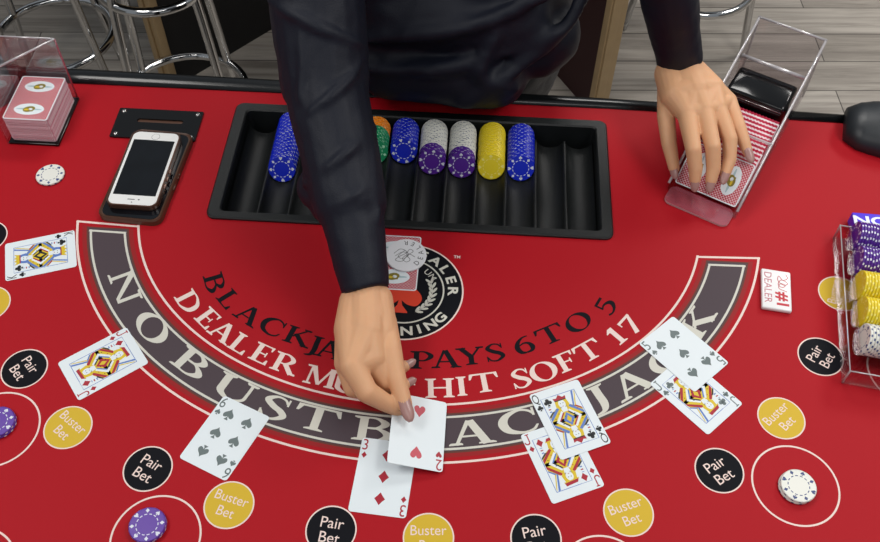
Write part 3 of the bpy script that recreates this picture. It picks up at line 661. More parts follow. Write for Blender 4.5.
# lower phone in a brown case
a1=dirpx((103,218),(146,128))
cx_,cy_=-.4535,.8625
ph=thing('phone','large dark phone in a brown case lying under the white phone','phone',(cx_,cy_,TH),R(-3.2))
mb=MB(); mb.prism(rrect(.0870,.168,.013,6),.0002,.0085,'brown','brown',smooth=False)
A=[(x,y,.0085) for x,y in rrect(.0870,.168,.013,6)];B=[(x,y,.0105) for x,y in rrect(.0845,.1655,.012,6)];C_=[(x,y,.0090) for x,y in rrect(.0810,.162,.011,6)]
n=len(A)
for u_,v_ in ((A,B),(B,C_)): mb.add(u_+v_,[[i,(i+1)%n,n+(i+1)%n,n+i] for i in range(n)],'brown')
mb.obj('case',ph)['label']='brown rubber case'
mb=MB(); mb.prism(rrect(.0780,.160,.011,6),.0086,.0092,'screen'); mb.obj('screen',ph)
for yy in (.012,.030,.036):
    mb=MB(); mb.box((.0440,-.030+yy,.006),(.002,.010 if yy==.012 else .004,.003),'brown',bev=.0006); mb.obj('button',ph)
ph2=thing('phone','white phone with dark screen and home button in a clear case, on top of another','phone',(-.4555,.8660,TH+.0106),R(-1.0))
mb=MB(); mb.prism(rrect(.0665,.1375,.010,6),0,.0064,'rose'); mb.obj('body',ph2)['label']='rose metal phone body'
mb=MB(); mb.prism(rrect(.0655,.1365,.0095,6),.0064,.0073,'phone_w'); mb.poly(ell(.0058,.0058,24,0,.0595),.00740,'dgrey'); mb.poly(ell(.0054,.0054,24,0,.0595),.00745,'phone_w')
mb.poly(rrect(.010,.0013,.0006,3,-.002,-.0590),.00740,'dgrey'); mb.poly(ell(.0012,.0012,10,.0085,-.0590),.00740,'dgrey'); mb.poly(ell(.0009,.0009,10,0,-.0640),.00740,'dgrey')
mb.obj('front_panel',ph2)['label']='white front glass'
mb=MB(); mb.prism(rrect(.0585,.104,.0008,2,0,.0005),.0074,.0076,'screen'); mb.obj('screen',ph2)
M['clearcase']=clear('brown_clear_case',(170,130,110),.08,.4,.1,.35,(120,84,66))
mb=MB(); A=rrect(.0705,.1415,.012,6);B=rrect(.0670,.1380,.0102,6); n=len(A)
for lo,hi,pz in ((A,A,(.0,.0078)),(A,B,(.0078,.0080))):
    mb.add([(x,y,pz[0]) for x,y in lo]+[(x,y,pz[1]) for x,y in hi],[[i,(i+1)%n,n+(i+1)%n,n+i] for i in range(n)],'clearcase')
mb.obj('case',ph2)['label']='brownish clear case edge'
for yy in (-.002,-.016,-.030):
    mb=MB(); mb.box((.0358,.0+yy,.004),(.0016,.008,.0028),'rose',bev=.0005); mb.obj('button',ph2)
# ================================================================ DISCARD HOLDER
dx,dy=-.632,.9625
dh=thing('discard_holder','clear acrylic discard holder on a black base at the left back of the table','card holder',(dx,dy,TH))
mb=MB(); mb.box((.0,.001,.0022),(.073,.100,.0040),'acryk',bev=.001); mb.obj('base',dh)
mb=MB(); mb.box((-.010,.0505,.058),(.088,.003,.110),'acrylic'); mb.obj('back_wall',dh)
mb=MB(); mb.tube([(.034,.0505,.004),(.034,.0505,.112)],.0014,'acrpink',n=8); mb.tube([(.034,.0505,.113),(-.052,.0505,.113)],.0013,'acredge',n=8); mb.obj('rim',dh)['label']='bright polished edge'
mb=MB(); mb.box((-.0365,.0,.048),(.003,.100,.092),'acrylic'); mb.obj('side_wall',dh)
A=[(.034,.050,.1125),(-.038,.050,.1125),(-.038,.004,.0955)]
mb=MB(); mb.add(A+[(a[0],a[1],a[2]-.0025) for a in A],[[0,1,2],[5,4,3],[0,3,4,1],[1,4,5,2],[2,5,3,0]],'acrylic')
mb.tube([(.034,.050,.1125),(-.045,.000,.0940)],.0017,'acredge',n=8); mb.obj('sloped_lip',dh)['label']='sloping clear lip with a bright edge'
# pile of cards in the holder: a stack nobody could count
mb=MB(); z=.0046; nlay=int(.0425/.0011)
for i in range(nlay):
    jx,jy=random.uniform(-.0005,.0005),random.uniform(-.0005,.0005)
    if i%9==0: jx+=random.choice((-.0008,.0008))
    mb.prism(rrect(.0635,.0889,.0035,3,jx,jy),z,z+.00095,'edges','edges'); mb.prism(rrect(.0625,.0880,.0035,3,jx,jy),z+.00095,z+.0011,'edger','edger'); z+=.0011
pile=mb.obj('card_pile',None,Matrix.Translation((dx,dy,TH))); tag(pile,'thick pile of used red backed cards in the clear holder, under its top card','pile of cards',kind='stuff')
back_card(cmx(dx,dy,z+.0001,R(0)),'top face-down card of the pile in the clear holder at the left')
# ================================================================ SHOE
SO=Vector((.267,.892)); SANG=R(-28)
shoe=thing('card_shoe','clear acrylic dealing shoe standing slanted at the right back of the table','card shoe',(SO.x,SO.y,TH),SANG)
SW=.102; SL=.287
def side(x,name,lab):
    mb=MB(); prof=[(0,.0),(SL,.0),(SL,.105),(.225,.087),(.165,.070),(.105,.052),(.06,.038),(0,.014)]
    T=Matrix(((0,0,1,x),(1,0,0,0),(0,1,0,.0005),(0,0,0,1)))
    mb.prism(prof,-.0015,.0015,'acrylic','acrylic',T=T)
    e=[(x,s_,z_+.0005) for s_,z_ in prof[2:]]; mb.tube(e,.0019,'acredge',n=8)
    mb.tube([(x,SL,.0),(x,SL,.105)],.0016,'acredge',n=8)
    mb.obj(name,shoe)['label']=lab
side(.0015,'side_wall','clear left wall with bright edge'); side(SW-.0015,'side_wall','clear right wall with bright edge')
mb=MB(); mb.box((SW/2,SL/2,.0017),(SW-.004,SL,.0025),'acrylic'); mb.obj('base',shoe)
mb=MB(); mb.box((SW/2,SL,.0525),(SW,.003,.105),'acrylic'); mb.tube([(0,SL,.106),(SW,SL,.106)],.0019,'acredge',n=8); mb.obj('back_wall',shoe)
mb=MB(); mb.box((SW/2,.236,.036),(SW-.006,.003,.068),'acrylic'); mb.tube([(.003,.236,.072),(SW-.003,.236,.072)],.0028,'acredge',n=8); mb.obj('divider',shoe)['label']='clear divider with a bright top edge'
mb=MB(); mb.prism(rrect(SW-.010,.034,.010,6,SW/2,-.007),.0006,.0040,'acrpink','acredge'); mb.obj('front_lip',shoe)['label']='rounded clear front lip'
mb=MB(); mb.box((SW/2,.103,.0535),(SW-.002,.0022,.003),'acredge'); mb.obj('cross_bar',shoe)
# cards inside: sloping front card + packed pile with striped edges
SM=Matrix.Translation((SO.x,SO.y,TH))@Matrix.Rotation(SANG,4,'Z')
th=R(33); hgt=.0635*math.sin(th); dep=.0635*math.cos(th)
fm=SM@Matrix.Translation((SW/2,.010+dep/2,.010+hgt/2))@Matrix.Rotation(th,4,'X')@Matrix.Rotation(PI/2,4,'Z')
back_card(fm,'front face-down card showing in the clear shoe under the dealer fingers')
mb=MB(); T0=Matrix.Translation((SW/2,.008+dep/2,.010+hgt/2))@Matrix.Rotation(th,4,'X')
nl=24; stp=.104/nl
for i in range(nl):
    off=stp*(i+.6); red=i%2
    T=Matrix.Translation((random.uniform(-.0012,.0012),off,-.0004))@T0
    # each layer is a packet of a few cards; its upper long edge waves slightly where the pack bends
    nseg=36; lo=[];hi=[]
    vs=[];thk=stp*math.sin(th)*1.02
    for j in range(nseg+1):
        x=-.0440+.088*j/nseg; wv=.0010*math.sin(x*1250+i*.9)
        vs+= [(x,-.031,-thk),(x,.0305+(.0004 if red else .0)+wv*.3,-thk+wv),(x,.0305+(.0004 if red else .0)+wv*.3,wv),(x,-.031,0)]
    fs=[]
    for j in range(nseg):
        a=j*4;b=a+4
        for e_ in range(4): e2=(e_+1)%4; fs.append([a+e_,b+e_,b+e2,a+e2][::-1])
    fs.append([0,1,2,3]); fs.append([nseg*4+3,nseg*4+2,nseg*4+1,nseg*4])
    mb.add(vs,fs,'edger' if red else 'edgew',T)
o=mb.obj('card_pile',None,SM); tag(o,'packed pile of cards with striped red and white edges inside the clear shoe','pile of cards',kind='stuff')
rl=thing('card_weight','glossy black weight block behind the cards in the clear shoe','card weight',(0,0,0)); rl.matrix_world=SM@Matrix.Translation((SW/2,.200,.003))
mb=MB(); mb.box((0,0,.0290),(.088,.060,.058),'acryk',bev=.006); mb.obj('block',rl)
mb=MB(); mb.tube([(-.040,-.0304,.050),(.040,-.0304,.050)],.0007,'steel',n=6); mb.obj('trim_line',rl)
# ================================================================ CLEAR CHIP RACK AT THE RIGHT
RA=R(-8.2); RO=P(841,376); RO=Vector((.4500,.5935))
RM=Matrix.Translation((RO.x,RO.y,TH))@Matrix.Rotation(RA,4,'Z')
rk=thing('chip_rack','clear acrylic chip rack holding purple, yellow and white chips at the right edge','chip rack'); rk.matrix_world=RM
RL=.090; RW=.229
mb=MB(); mb.box((RL/2,RW/2,.0015),(RL,RW,.0025),'acrylic'); mb.obj('base',rk)
mb=MB(); mb.box((.001,RW/2,.014),(.002,RW,.025),'acrylic'); mb.tube([(.001,0,.0275),(.001,RW,.0275)],.0008,'acredge',n=8); mb.obj('end_wall',rk)
mb=MB(); mb.box((RL-.001,RW/2,.014),(.002,RW,.025),'acrylic'); mb.obj('end_wall',rk)
for yy in (.001,RW-.001):
    mb=MB(); mb.box((RL/2,yy,.014),(RL,.002,.025),'acrylic'); mb.tube([(0,yy,.0275),(RL,yy,.0275)],.0009,'acredge',n=8); mb.tube([(0.001,yy,.001),(.001,yy,.027)],.0012,'acredge',n=8); mb.obj('side_wall',rk)
RP=.0405; rowy=[.045+RP*i for i in range(5)]
for yy in rowy:
    mb=MB(); T=Matrix(((0,0,1,.0115),(1,0,0,yy),(0,1,0,.034),(0,0,0,1))); 
    hp=[(.0202*math.cos(R(180+180*i/16)),.0202*math.sin(R(180+180*i/16))) for i in range(17)]
    mb.prism(hp,-.0008,.0008,'acrylic','acrylic',T=T)
    mb.obj('scallop',rk)['label']='clear half-round end stop'
    mb=MB(); vs=[];n_=12
    for i in range(n_+1):
        a=R(200+140*i/n_); vs+= [(.012,yy+.0203*math.cos(a),.034+.0203*math.sin(a)),(RL-.003,yy+.0203*math.cos(a),.034+.0203*math.sin(a))]
    mb.add(vs,[[2*i,2*i+2,2*i+3,2*i+1] for i in range(n_)],'acrylic',smooth=True); mb.obj('trough',rk)
names=[('white','white row of the clear rack'),('yellow','nearer yellow row of the clear rack'),('yellow','further yellow row of the clear rack'),('purple','nearer purple row of the clear rack'),('purple','furthest purple row of the clear rack')]
for yy,(kd,ds) in zip(rowy,names):
    for i in range(18):
        Mx=RM@Matrix.Translation((.0150+i*.0036+random.uniform(-.0001,.0001),yy,.0345))@Matrix.Rotation(R(90+9),4,'Y')@Matrix.Rotation(random.uniform(0,6.28),4,'Z')
        if i==0: chip(kd,Mx,'left end %s chip of the %s'%(kd,ds))
        else: chip(kd,Mx,'%s chip right of the end one, %s'%(kd,ds),'chips, '+ds)
# violet card box behind the rack
vb=thing('violet_box','violet box with white lettering behind the clear chip rack','box'); vb.matrix_world=Matrix.Translation((.5625,.8370,TH))@Matrix.Rotation(R(-2),4,'Z')
mb=MB(); mb.box((0,0,.010),(.110,.024,.019),'violet',bev=.0015); mb.obj('carton',vb)
mb=MB(); put_sans(mb,'NOV',-.022,-.001,.014,0,.01962,'paper',sx=1.5,bold=.03); mb.obj('lettering',vb)['label']='white capital letters'
# ================================================================ BACKGROUND FURNITURE
def stool(x,y,ringz,label,rot=0,fr=.155,top=.12,sh=.69):
    st=thing('bar_stool',label,'stool',(x,y,0),rot,None)
    for i in range(4):
        a=PI/4+i*PI/2; mb=MB()
        pt=[((fr+.03)*math.cos(a),(fr+.03)*math.sin(a),.004),(fr*1.02*math.cos(a),fr*1.02*math.sin(a),ringz),(top*math.cos(a),top*math.sin(a),sh-.06),(top*.8*math.cos(a),top*.8*math.sin(a),sh-.02)]
        mb.tube([tuple(v) for v in spline(pt,5)],.011,'chrome',n=14); mb.obj('leg',st)
    mb=MB(); mb.tube([(fr*math.cos(t),fr*math.sin(t),ringz) for t in [2*PI*i/40 for i in range(40)]],.011,'chrome',closed=True); mb.obj('foot_ring',st)
    mb=MB(); mb.tube([(top*math.cos(t),top*math.sin(t),sh-.07) for t in [2*PI*i/40 for i in range(40)]],.011,'chrome',closed=True); mb.obj('seat_ring',st)
    mb=MB(); mb.lathe([(.10,sh-.035),(.14,sh-.02),(.155,sh+.01),(.15,sh+.04),(.11,sh+.055),(0.0,sh+.06)],'seat',n=32); mb.obj('seat',st)
    return st
stool(-1.16,1.975,.22,'chrome bar stool behind the clear card holder at the far left',.3,.155,.12)
stool(-.750,1.765,.22,'chrome bar stool just left of the dealer sleeve, its upper ring showing',.25,.155,.125,.642)
stool(*P(698,-18,.22-TH).xy,.22,'chrome bar stool behind the dealing shoe at the right',.5,.155,.12)
# second table: two pedestal boards with tan edges
def board(a,b,h,edge,inner,parent,w=.03):
    a=Vector((a.x,a.y,0)); b=Vector((b[0],b[1],0)); d=(b-a); L_=d.length; an=math.atan2(d.y,d.x)
    mb=MB(); T=Matrix.Translation(a)@Matrix.Rotation(an,4,'Z')
    mb.box((L_/2,0,h/2),(L_,w,h),inner,T=T); mb.obj('pedestal_board',parent)
    mb=MB(); mb.box((-.012,0,h/2),(.024,w+.03,h),'wood',T=T,bev=.003); mb.box((-.026,w*.3,h/2),(.006,w*.5,h),'wood',T=T); mb.obj('edge_trim',parent)['label']='tan wooden edge strip'
dt=thing('gaming_table','dark gaming table behind the dealer on boards with tan wooden edges','gaming table',(-.25,2.4,0))
dt2=Matrix.Translation((.25,-2.4,0))
def board2(a,b,h,inner,dz=0,w=.03,tw=.055):
    a=Vector((a[0],a[1],0)); b=Vector((b[0],b[1],0)); d=(b-a); L_=d.length; an=math.atan2(d.y,d.x)
    T=dt2@Matrix.Translation(a)@Matrix.Rotation(an,4,'Z')
    mb=MB(); mb.box((L_/2,0,h/2),(L_,w,h),inner,T=T); mb.obj('pedestal_board',dt)
    mb=MB(); mb.box((-.012,0,h/2),(.024,tw,h),'wood',T=T,bev=.003); mb.box((-.027,tw*.2,h/2),(.006,tw*.45,h),'wood',T=T,bev=.001); mb.obj('edge_trim',dt)['label']='tan wooden edge strip'
board2((.335,2.02),(.02,2.55),.78,'maroon'); board2((-.895,2.05),(-.42,2.62),.78,'dark')
mb=MB(); mb.box((-.20,2.60,.40),(.5,.03,.76),'dark',T=dt2); mb.obj('back_board',dt)
mb=MB(); mb.prism([(-1.2,2.05),(.75,2.05),(.95,2.4),(.6,3.1),(-.2,3.35),(-1.0,3.1),(-1.35,2.4)],.78,.84,'dark',T=dt2); mb.obj('tabletop',dt)
# ================================================================ DEALER
def cap(bm,a,b,ra,rb,n=18,rings=5,flat_a=False,flat_b=False):
    """tapered capsule"""
    a=Vector(a);b=Vector(b); d=(b-a); L_=d.length; d.normalize(); x=d.orthogonal().normalized(); y=d.cross(x); rows=[]
    if flat_a: rows.append((0,ra))
    else:
        for i in range(rings): t=PI/2*(1-i/rings); rows.append((-ra*math.sin(t),max(1e-5,ra*math.cos(t))))
        rows.append((0,ra))
    if flat_b: rows.append((L_,rb))
    else:
        for i in range(rings+1): t=PI/2*i/rings; rows.append((L_+rb*math.sin(t),max(1e-5,rb*math.cos(t))))
    V=[[bm.verts.new(a+d*s+x*(r*math.cos(2*PI*j/n))+y*(r*math.sin(2*PI*j/n))) for j in range(n)] for s,r in rows]
    for i in range(len(V)-1):
        for j in range(n): j2=(j+1)%n; bm.faces.new([V[i][j],V[i][j2],V[i+1][j2],V[i+1][j]])
    bm.faces.new(V[0][::-1]); bm.faces.new(V[-1])
def ellipsoid(bm,c,r,rot=None,n=20):
    T=Matrix.Translation(c)@(rot or Matrix.Identity(4))@Matrix.Diagonal((*r,1)); bmesh.ops.create_uvsphere(bm,u_segments=n,v_segments=n//2,radius=1,matrix=T)
def remesh(bm,vox,smooth=4,disp=None):
    me=bpy.data.meshes.new('r'); bm.to_mesh(me); bm.free(); o=bpy.data.objects.new('r',me); C.objects.link(o)
    r=o.modifiers.new('r','REMESH'); r.mode='VOXEL'; r.voxel_size=vox; r.use_smooth_shade=True
    s=o.modifiers.new('s','SMOOTH'); s.iterations=smooth; s.factor=.5
    if disp:
        for (sc,st) in disp:
            tx=bpy.data.textures.new('c','CLOUDS'); tx.noise_scale=sc; d=o.modifiers.new('d','DISPLACE'); d.texture=tx; d.strength=st; d.mid_level=.5; d.texture_coords='GLOBAL'
    dg=bpy.context.evaluated_depsgraph_get(); m2=bpy.data.meshes.new_from_object(o.evaluated_get(dg)); bpy.data.objects.remove(o); return m2
def chain(bm,pts,rs,**kw):
    for i in range(len(pts)-1): cap(bm,pts[i],pts[i+1],rs[i],rs[i+1],**kw)
def X(px,py,h): return P(px,py,h)
person=thing('person','dealer in a dark long-sleeved shirt leaning over the table to deal cards','person',(-.08,1.3,0))
PI_=Matrix.Translation((.08,-1.3,0))
def mesh_obj(me_list,name,mats,parent=person):
    bm=bmesh.new()
    for me in me_list: bm.from_mesh(me)
    bmesh.ops.transform(bm,matrix=PI_,verts=bm.verts[:])
    me=bpy.data.meshes.new(name); bm.to_mesh(me); bm.free()
    for k in mats: me.materials.append(M[k])
    for p in me.polygons: p.use_smooth=True
    o=bpy.data.objects.new(name,me); C.objects.link(o); o.parent=parent; return o
# joints
SHR=Vector((-.232,1.09,TH+.405)); ELR=Vector((-.190,.875,TH+.185)); WRR=X(366,296,.062)
SHL=Vector((.105,1.14,TH+.52)); ELL=Vector((.205,1.045,TH+.32)); WRL=X(682,66,.088)
NECK=Vector((-.05,1.13,TH+.54)); HEAD=Vector((-.05,1.065,TH+.645)); PEL=Vector((-.08,1.27,TH-.04)); CHEST=Vector((-.055,1.15,TH+.36)); WAIST=Vector((-.075,1.175,TH+.16))
# --- right hand (pinching the card)
bm=bmesh.new()
w=WRR; wa=X(357,302,.058); wb=X(376,300,.058)
Mi=X(352,366,.062); Mm=X(346,363,.047); Mr=X(347,358,.034); Mp=X(352,350,.024)
cap(bm,w+(ELR-w)*.25,w,.026,.0240)
k1=X(352,330,.058); k2=X(366,332,.060); k3=X(381,332,.054)
cap(bm,wa,k1,.0215,.0215); cap(bm,wb,k3,.0205,.0195); cap(bm,w,k2,.0235,.0245); cap(bm,k1,k3,.021,.019)
cap(bm,k1,Mi,.0215,.0145); cap(bm,k1,Mm,.020,.0140); cap(bm,k2,Mr,.020,.013); cap(bm,k2,Mp,.019,.012); cap(bm,k2,Mi,.024,.0150)
cap(bm,Mi,Mm,.0140,.0135); cap(bm,Mm,Mr,.0135,.0125); cap(bm,Mr,Mp,.0125,.0115)
thumb=[X(383,322,.054),X(390,350,.052),X(396,378,.042),X(405,405,.030)]
chain(bm,thumb,[.0165,.0140,.0118,.0088])
mid_=X(372,358,.052); cap(bm,k2,mid_,.024,.0185); cap(bm,mid_,Mi,.0175,.0145); cap(bm,k3,mid_,.019,.0165); cap(bm,mid_,X(386,380,.036),.0170,.0115)
index=[Mi,X(367,392,.050),X(386,403,.032),X(398,410,.017)]; chain(bm,index,[.0150,.0128,.0105,.0080])
middle=[Mm,X(353,388,.032),X(386,393,.021),X(405,384,.019)]; chain(bm,middle,[.0135,.0112,.0092,.0072])
ringf=[Mr,X(349,380,.020),X(384,378,.016),X(405,366,.018)]; chain(bm,ringf,[.0125,.0104,.0088,.0070])
pinky=[Mp,X(345,370,.014),X(358,380,.010),X(372,374,.010)]; chain(bm,pinky,[.0110,.0092,.0080,.0068])
ellipsoid(bm,X(366,320,.0585),(.0285,.050,.0245),n=32); ellipsoid(bm,X(362,348,.056),(.0285,.026,.0200),n=32)
handR=remesh(bm,.0013,10)
# --- left hand (resting on the shoe)
bm=bmesh.new(); w=WRL
la=X(671,74,.086); lb=X(692,74,.086)
Li=X(687,113,.084); Lm=X(704,110,.087); Lr=X(717,107,.085); Lp=X(728,101,.078)
ln=X(676,96,.086); lo_=X(694,92,.089); lq=X(710,90,.086)
for a_,b_,c_,d_ in ((w,lo_,.0255,.0245),(la,ln,.0235,.0215),(lb,lq,.0225,.0205),(ln,lo_,.0215,.0235),(lo_,lq,.0235,.0205),(ln,Li,.0215,.0150),(lo_,Lm,.0230,.0150),(lo_,Li,.0230,.0145),(lq,Lm,.0200,.0145),(lq,Lr,.0200,.0140),(lq,Lp,.0195,.0125)): cap(bm,a_,b_,c_,d_)
cap(bm,w+(ELL-w)*.25,w,.0275,.0255)
for m_,st_,r0,r1 in ((Li,la,.021,.0140),(Lm,w,.022,.0140),(Lr,lb,.021,.0132),(Lp,lb,.020,.0120)): cap(bm,st_,m_,r0,r1)
cap(bm,Li,Lm,.0135,.0135); cap(bm,Lm,Lr,.0135,.013); cap(bm,Lr,Lp,.013,.012)
lth=[X(669,86,.078),X(666,116,.064),X(669,143,.046),X(674,168,.028)]; chain(bm,lth,[.0165,.0125,.0108,.0078]); cap(bm,lth[0],Li,.016,.013); cap(bm,(lth[0]+lth[1])/2,Li,.014,.011)
lf={'i':[Li,X(693.5,150,.074),X(695.5,169,.054),X(695,180,.042)],'m':[Lm,X(713,147,.076),X(713.5,168,.055),X(711,181,.043)],'r':[Lr,X(730,139,.071),X(729.5,160,.054),X(725,174,.044)],'p':[Lp,X(739,128,.070),X(744,142,.062),X(748,153,.055)]}
rad={'i':[.0138,.0106,.0096,.0078],'m':[.0138,.0106,.0096,.0078],'r':[.0130,.0102,.0092,.0074],'p':[.0120,.0100,.0086,.0068]}
for k_ in lf: chain(bm,lf[k_],rad[k_])
ellipsoid(bm,X(690,85,.087),(.0305,.040,.0262),n=32)
handL=remesh(bm,.0013,9)
# --- rest of the body, one rough continuous figure under the clothes
bm=bmesh.new()
chain(bm,[WRR+(ELR-WRR)*.15,ELR,SHR],[.017,.032,.040]); chain(bm,[WRL+(ELL-WRL)*.15,ELL,SHL],[.017,.028,.038])
cap(bm,SHR,CHEST+Vector((-.06,0,.06)),.045,.08); cap(bm,SHL,CHEST+Vector((.06,0,.06)),.045,.08); cap(bm,CHEST+Vector((0,0,.05)),WAIST,.10,.10); cap(bm,WAIST,PEL,.10,.11); cap(bm,NECK-Vector((0,-.02,.10)),HEAD,.055,.050)
for s in (-1,1):
    hip=PEL+Vector((s*.085,0,-.03)); kn=Vector((-.08+s*.10,1.30,.47)); an=Vector((-.08+s*.12,1.34,.07)); chain(bm,[hip,kn,an],[.085,.055,.04]); cap(bm,an,an+Vector((0,-.13,-.03)),.035,.03)
# head with brow, nose, chin and ears, bent down towards the table
fd=Vector((0,-.80,-.60)).normalized(); ud=Vector((0,-.60,.80)).normalized(); rd=Vector((1,0,0))
def hp(x,u,f): return HEAD+rd*x+ud*u+fd*f
ellipsoid(bm,hp(0,.045,-.015),(.074,.092,.088)); cap(bm,hp(0,.02,.03),hp(0,-.055,.055),.060,.032); ellipsoid(bm,hp(0,.035,.06),(.052,.03,.045))
cap(bm,hp(0,.022,.088),hp(0,-.012,.108),.009,.012); cap(bm,hp(-.012,-.014,.100),hp(.012,-.014,.100),.008,.008)
for s in (-1,1): ellipsoid(bm,hp(s*.076,.01,-.01),(.010,.020,.028)); cap(bm,hp(s*.014,.033,.086),hp(s*.045,.033,.074),.010,.008)
body=remesh(bm,.006,3)
bd=mesh_obj([body,handR,handL],'body',['skin']); bd['label']='skin of hands, wrists and head'
# face details
def small(bmf,name,k,label=None):
    bm=bmesh.new(); bmf(bm); me=bpy.data.meshes.new(name); bm.to_mesh(me); bm.free(); o=mesh_obj([me],name,[k]); 
    if label: o['label']=label
    return o
for s in (-1,1):
    e=small(lambda bm:ellipsoid(bm,hp(s*.030,.020,.080),(.012,.012,.012)),'eye','eye'); small(lambda bm:ellipsoid(bm,hp(s*.030,.018,.0895),(.005,.004,.005)),'iris','iris')
    small(lambda bm:cap(bm,hp(s*.016,.042,.093),hp(s*.046,.043,.078),.003,.002),'eyebrow','hair')
small(lambda bm:(cap(bm,hp(-.020,-.042,.082),hp(0,-.038,.090),.004,.006),cap(bm,hp(.020,-.042,.082),hp(0,-.038,.090),.004,.006)),'mouth','lip')
bm=bmesh.new(); ellipsoid(bm,hp(0,.060,-.030),(.084,.088,.095)); cap(bm,hp(-.06,.05,.02),hp(-.07,-.03,-.04),.03,.02); cap(bm,hp(.06,.05,.02),hp(.07,-.03,-.04),.03,.02); cap(bm,hp(0,.02,-.08),hp(0,-.06,-.09),.06,.035); ellipsoid(bm,hp(0,.03,-.14),(.04,.04,.04)); mesh_obj([remesh(bm,.005,3)],'hair',['hair'])
# nails
def nail(tip,prev,normal,L_=.0185,W2=.0048,name='fingernail',out=.35,off=.0065):
    d=(tip-prev).normalized(); n_=(normal-d*normal.dot(d)).normalized(); s_=d.cross(n_)
    mb=MB(); mb.T=PI_.copy(); rows=[]; NU=9
    for i in range(NU+1):
        u=i/NU; ww=W2*(1-.0*u)*(math.sqrt(max(0,1-((u-.55)/.47)**2)) if u>.55 else (.86+.14*u/.55) if u>.06 else .7)
        row=[]
        for j in range(7):
            a=-1+2*j/6; lift=off*(1-.28*a*a)-.0028*u*u
            row.append(tip+d*(-L_*.45+L_*u)+s_*(ww*a)+n_*lift)
        rows.append(row)
    vs=[v for r_ in rows for v in r_]; fs=[[i*7+j,(i+1)*7+j,(i+1)*7+j+1,i*7+j+1] for i in range(NU) for j in range(6)]
    nv=len(vs); vs+=[v-n_*.0007 for v in vs]; fs+=[[a+nv for a in f[::-1]] for f in fs]
    bd_=[j for j in range(7)]+[i*7+6 for i in range(1,NU+1)]+[NU*7+j for j in range(5,-1,-1)]+[i*7 for i in range(NU-1,0,-1)]
    fs+=[[bd_[i],bd_[(i+1)%len(bd_)],bd_[(i+1)%len(bd_)]+nv,bd_[i]+nv] for i in range(len(bd_))]
    mb.add(vs,fs,'nail',smooth=True); o=mb.obj(name,bd); o['label']='mauve nail'
VU=(CAM-WRR).normalized()
nail(thumb[-1]+(thumb[-1]-thumb[-2]).normalized()*.004,thumb[-2],VU*2+Vector((.15,0,0)),.030,.0074,off=.0090)
nail(middle[-1]+(middle[-1]-middle[-2]).normalized()*.005,middle[-2],VU,.017,.0048,off=.0062)
nail(ringf[-1]+(ringf[-1]-ringf[-2]).normalized()*.005,ringf[-2],VU,.017,.0048,off=.0060)
VL=(CAM-WRL).normalized()
for k_,nn in (('i',VL+Vector((-.1,-.3,0))),('m',VL+Vector((0,-.3,0))),('r',VL+Vector((.1,-.3,0))),('p',VL+Vector((.4,-.1,0)))):
    t_=lf[k_]; nail(t_[-1]+(t_[-1]-t_[-2]).normalized()*.004,t_[-2],nn+VL,.0215,.0058,off=.0074)
nail(lth[-1]+(lth[-1]-lth[-2]).normalized()*.004,lth[-2],VL+Vector((-.3,0,0)),.022,.0056,off=.0070)
# --- shirt
bm=bmesh.new()
def lerp(a,b,t): return a+(b-a)*t
cufR=X(366.5,291,.066); d=(ELR-cufR)
cap(bm,cufR,lerp(cufR,ELR,.45),.0285,.041,flat_a=True); cap(bm,lerp(cufR,ELR,.42),ELR,.046,.053); cap(bm,ELR,SHR,.056,.064)
cufL=X(680,63,.094)
cap(bm,cufL,lerp(cufL,ELL,.5),.0310,.038,flat_a=True); cap(bm,lerp(cufL,ELL,.5),ELL,.038,.046); cap(bm,ELL,SHL,.046,.060)
sleeves=bm; bm=bmesh.new()
cap(bm,SHR,CHEST+Vector((-.05,0,.04)),.060,.10); cap(bm,SHL,CHEST+Vector((.05,0,.04)),.060,.10); cap(bm,lerp(SHR,ELR,.3),SHR,.052,.060); cap(bm,lerp(SHL,ELL,.3),SHL,.048,.058)
for s in (-1,1):
    cap(bm,CHEST+Vector((s*.055,-.01,.0)),WAIST+Vector((s*.085,-.02,0)),.115,.124); cap(bm,WAIST+Vector((s*.085,-.02,0)),PEL+Vector((s*.092,-.005,-.05)),.124,.125)
cap(bm,CHEST,Vector((-.075,1.17,TH+.03)),.118,.128)
# shirt front sagging over the rail
cap(bm,Vector((-.19,1.085,TH+.10)),Vector((.080,1.090,TH+.10)),.062,.062); cap(bm,Vector((-.13,1.046,TH+.068)),Vector((.02,1.040,TH+.066)),.052,.050); cap(bm,Vector((-.13,1.065,TH+.15)),Vector((.04,1.065,TH+.15)),.055,.055)
for pts,r_ in (([(-.20,1.01,.09),(-.05,1.00,.105),(.10,1.03,.15)],.010),([(-.02,.995,.05),(.03,1.0,.09),(.11,1.04,.15),(.14,1.08,.20)],.010),([(-.16,1.01,.14),(-.02,1.01,.17),(.08,1.03,.21)],.010),([(.05,1.0,.075),(.00,.995,.10),(.02,1.01,.16)],.009)):
    v=[Vector((a,b,TH+c)) for a,b,c in pts]; v=[tuple(t) for t in spline(v,5)]; chain(bm,v,[r_]*len(v),n=10)
torso=remesh(bm,.0055,14,[(.12,.012),(.04,.005)]); bm=sleeves
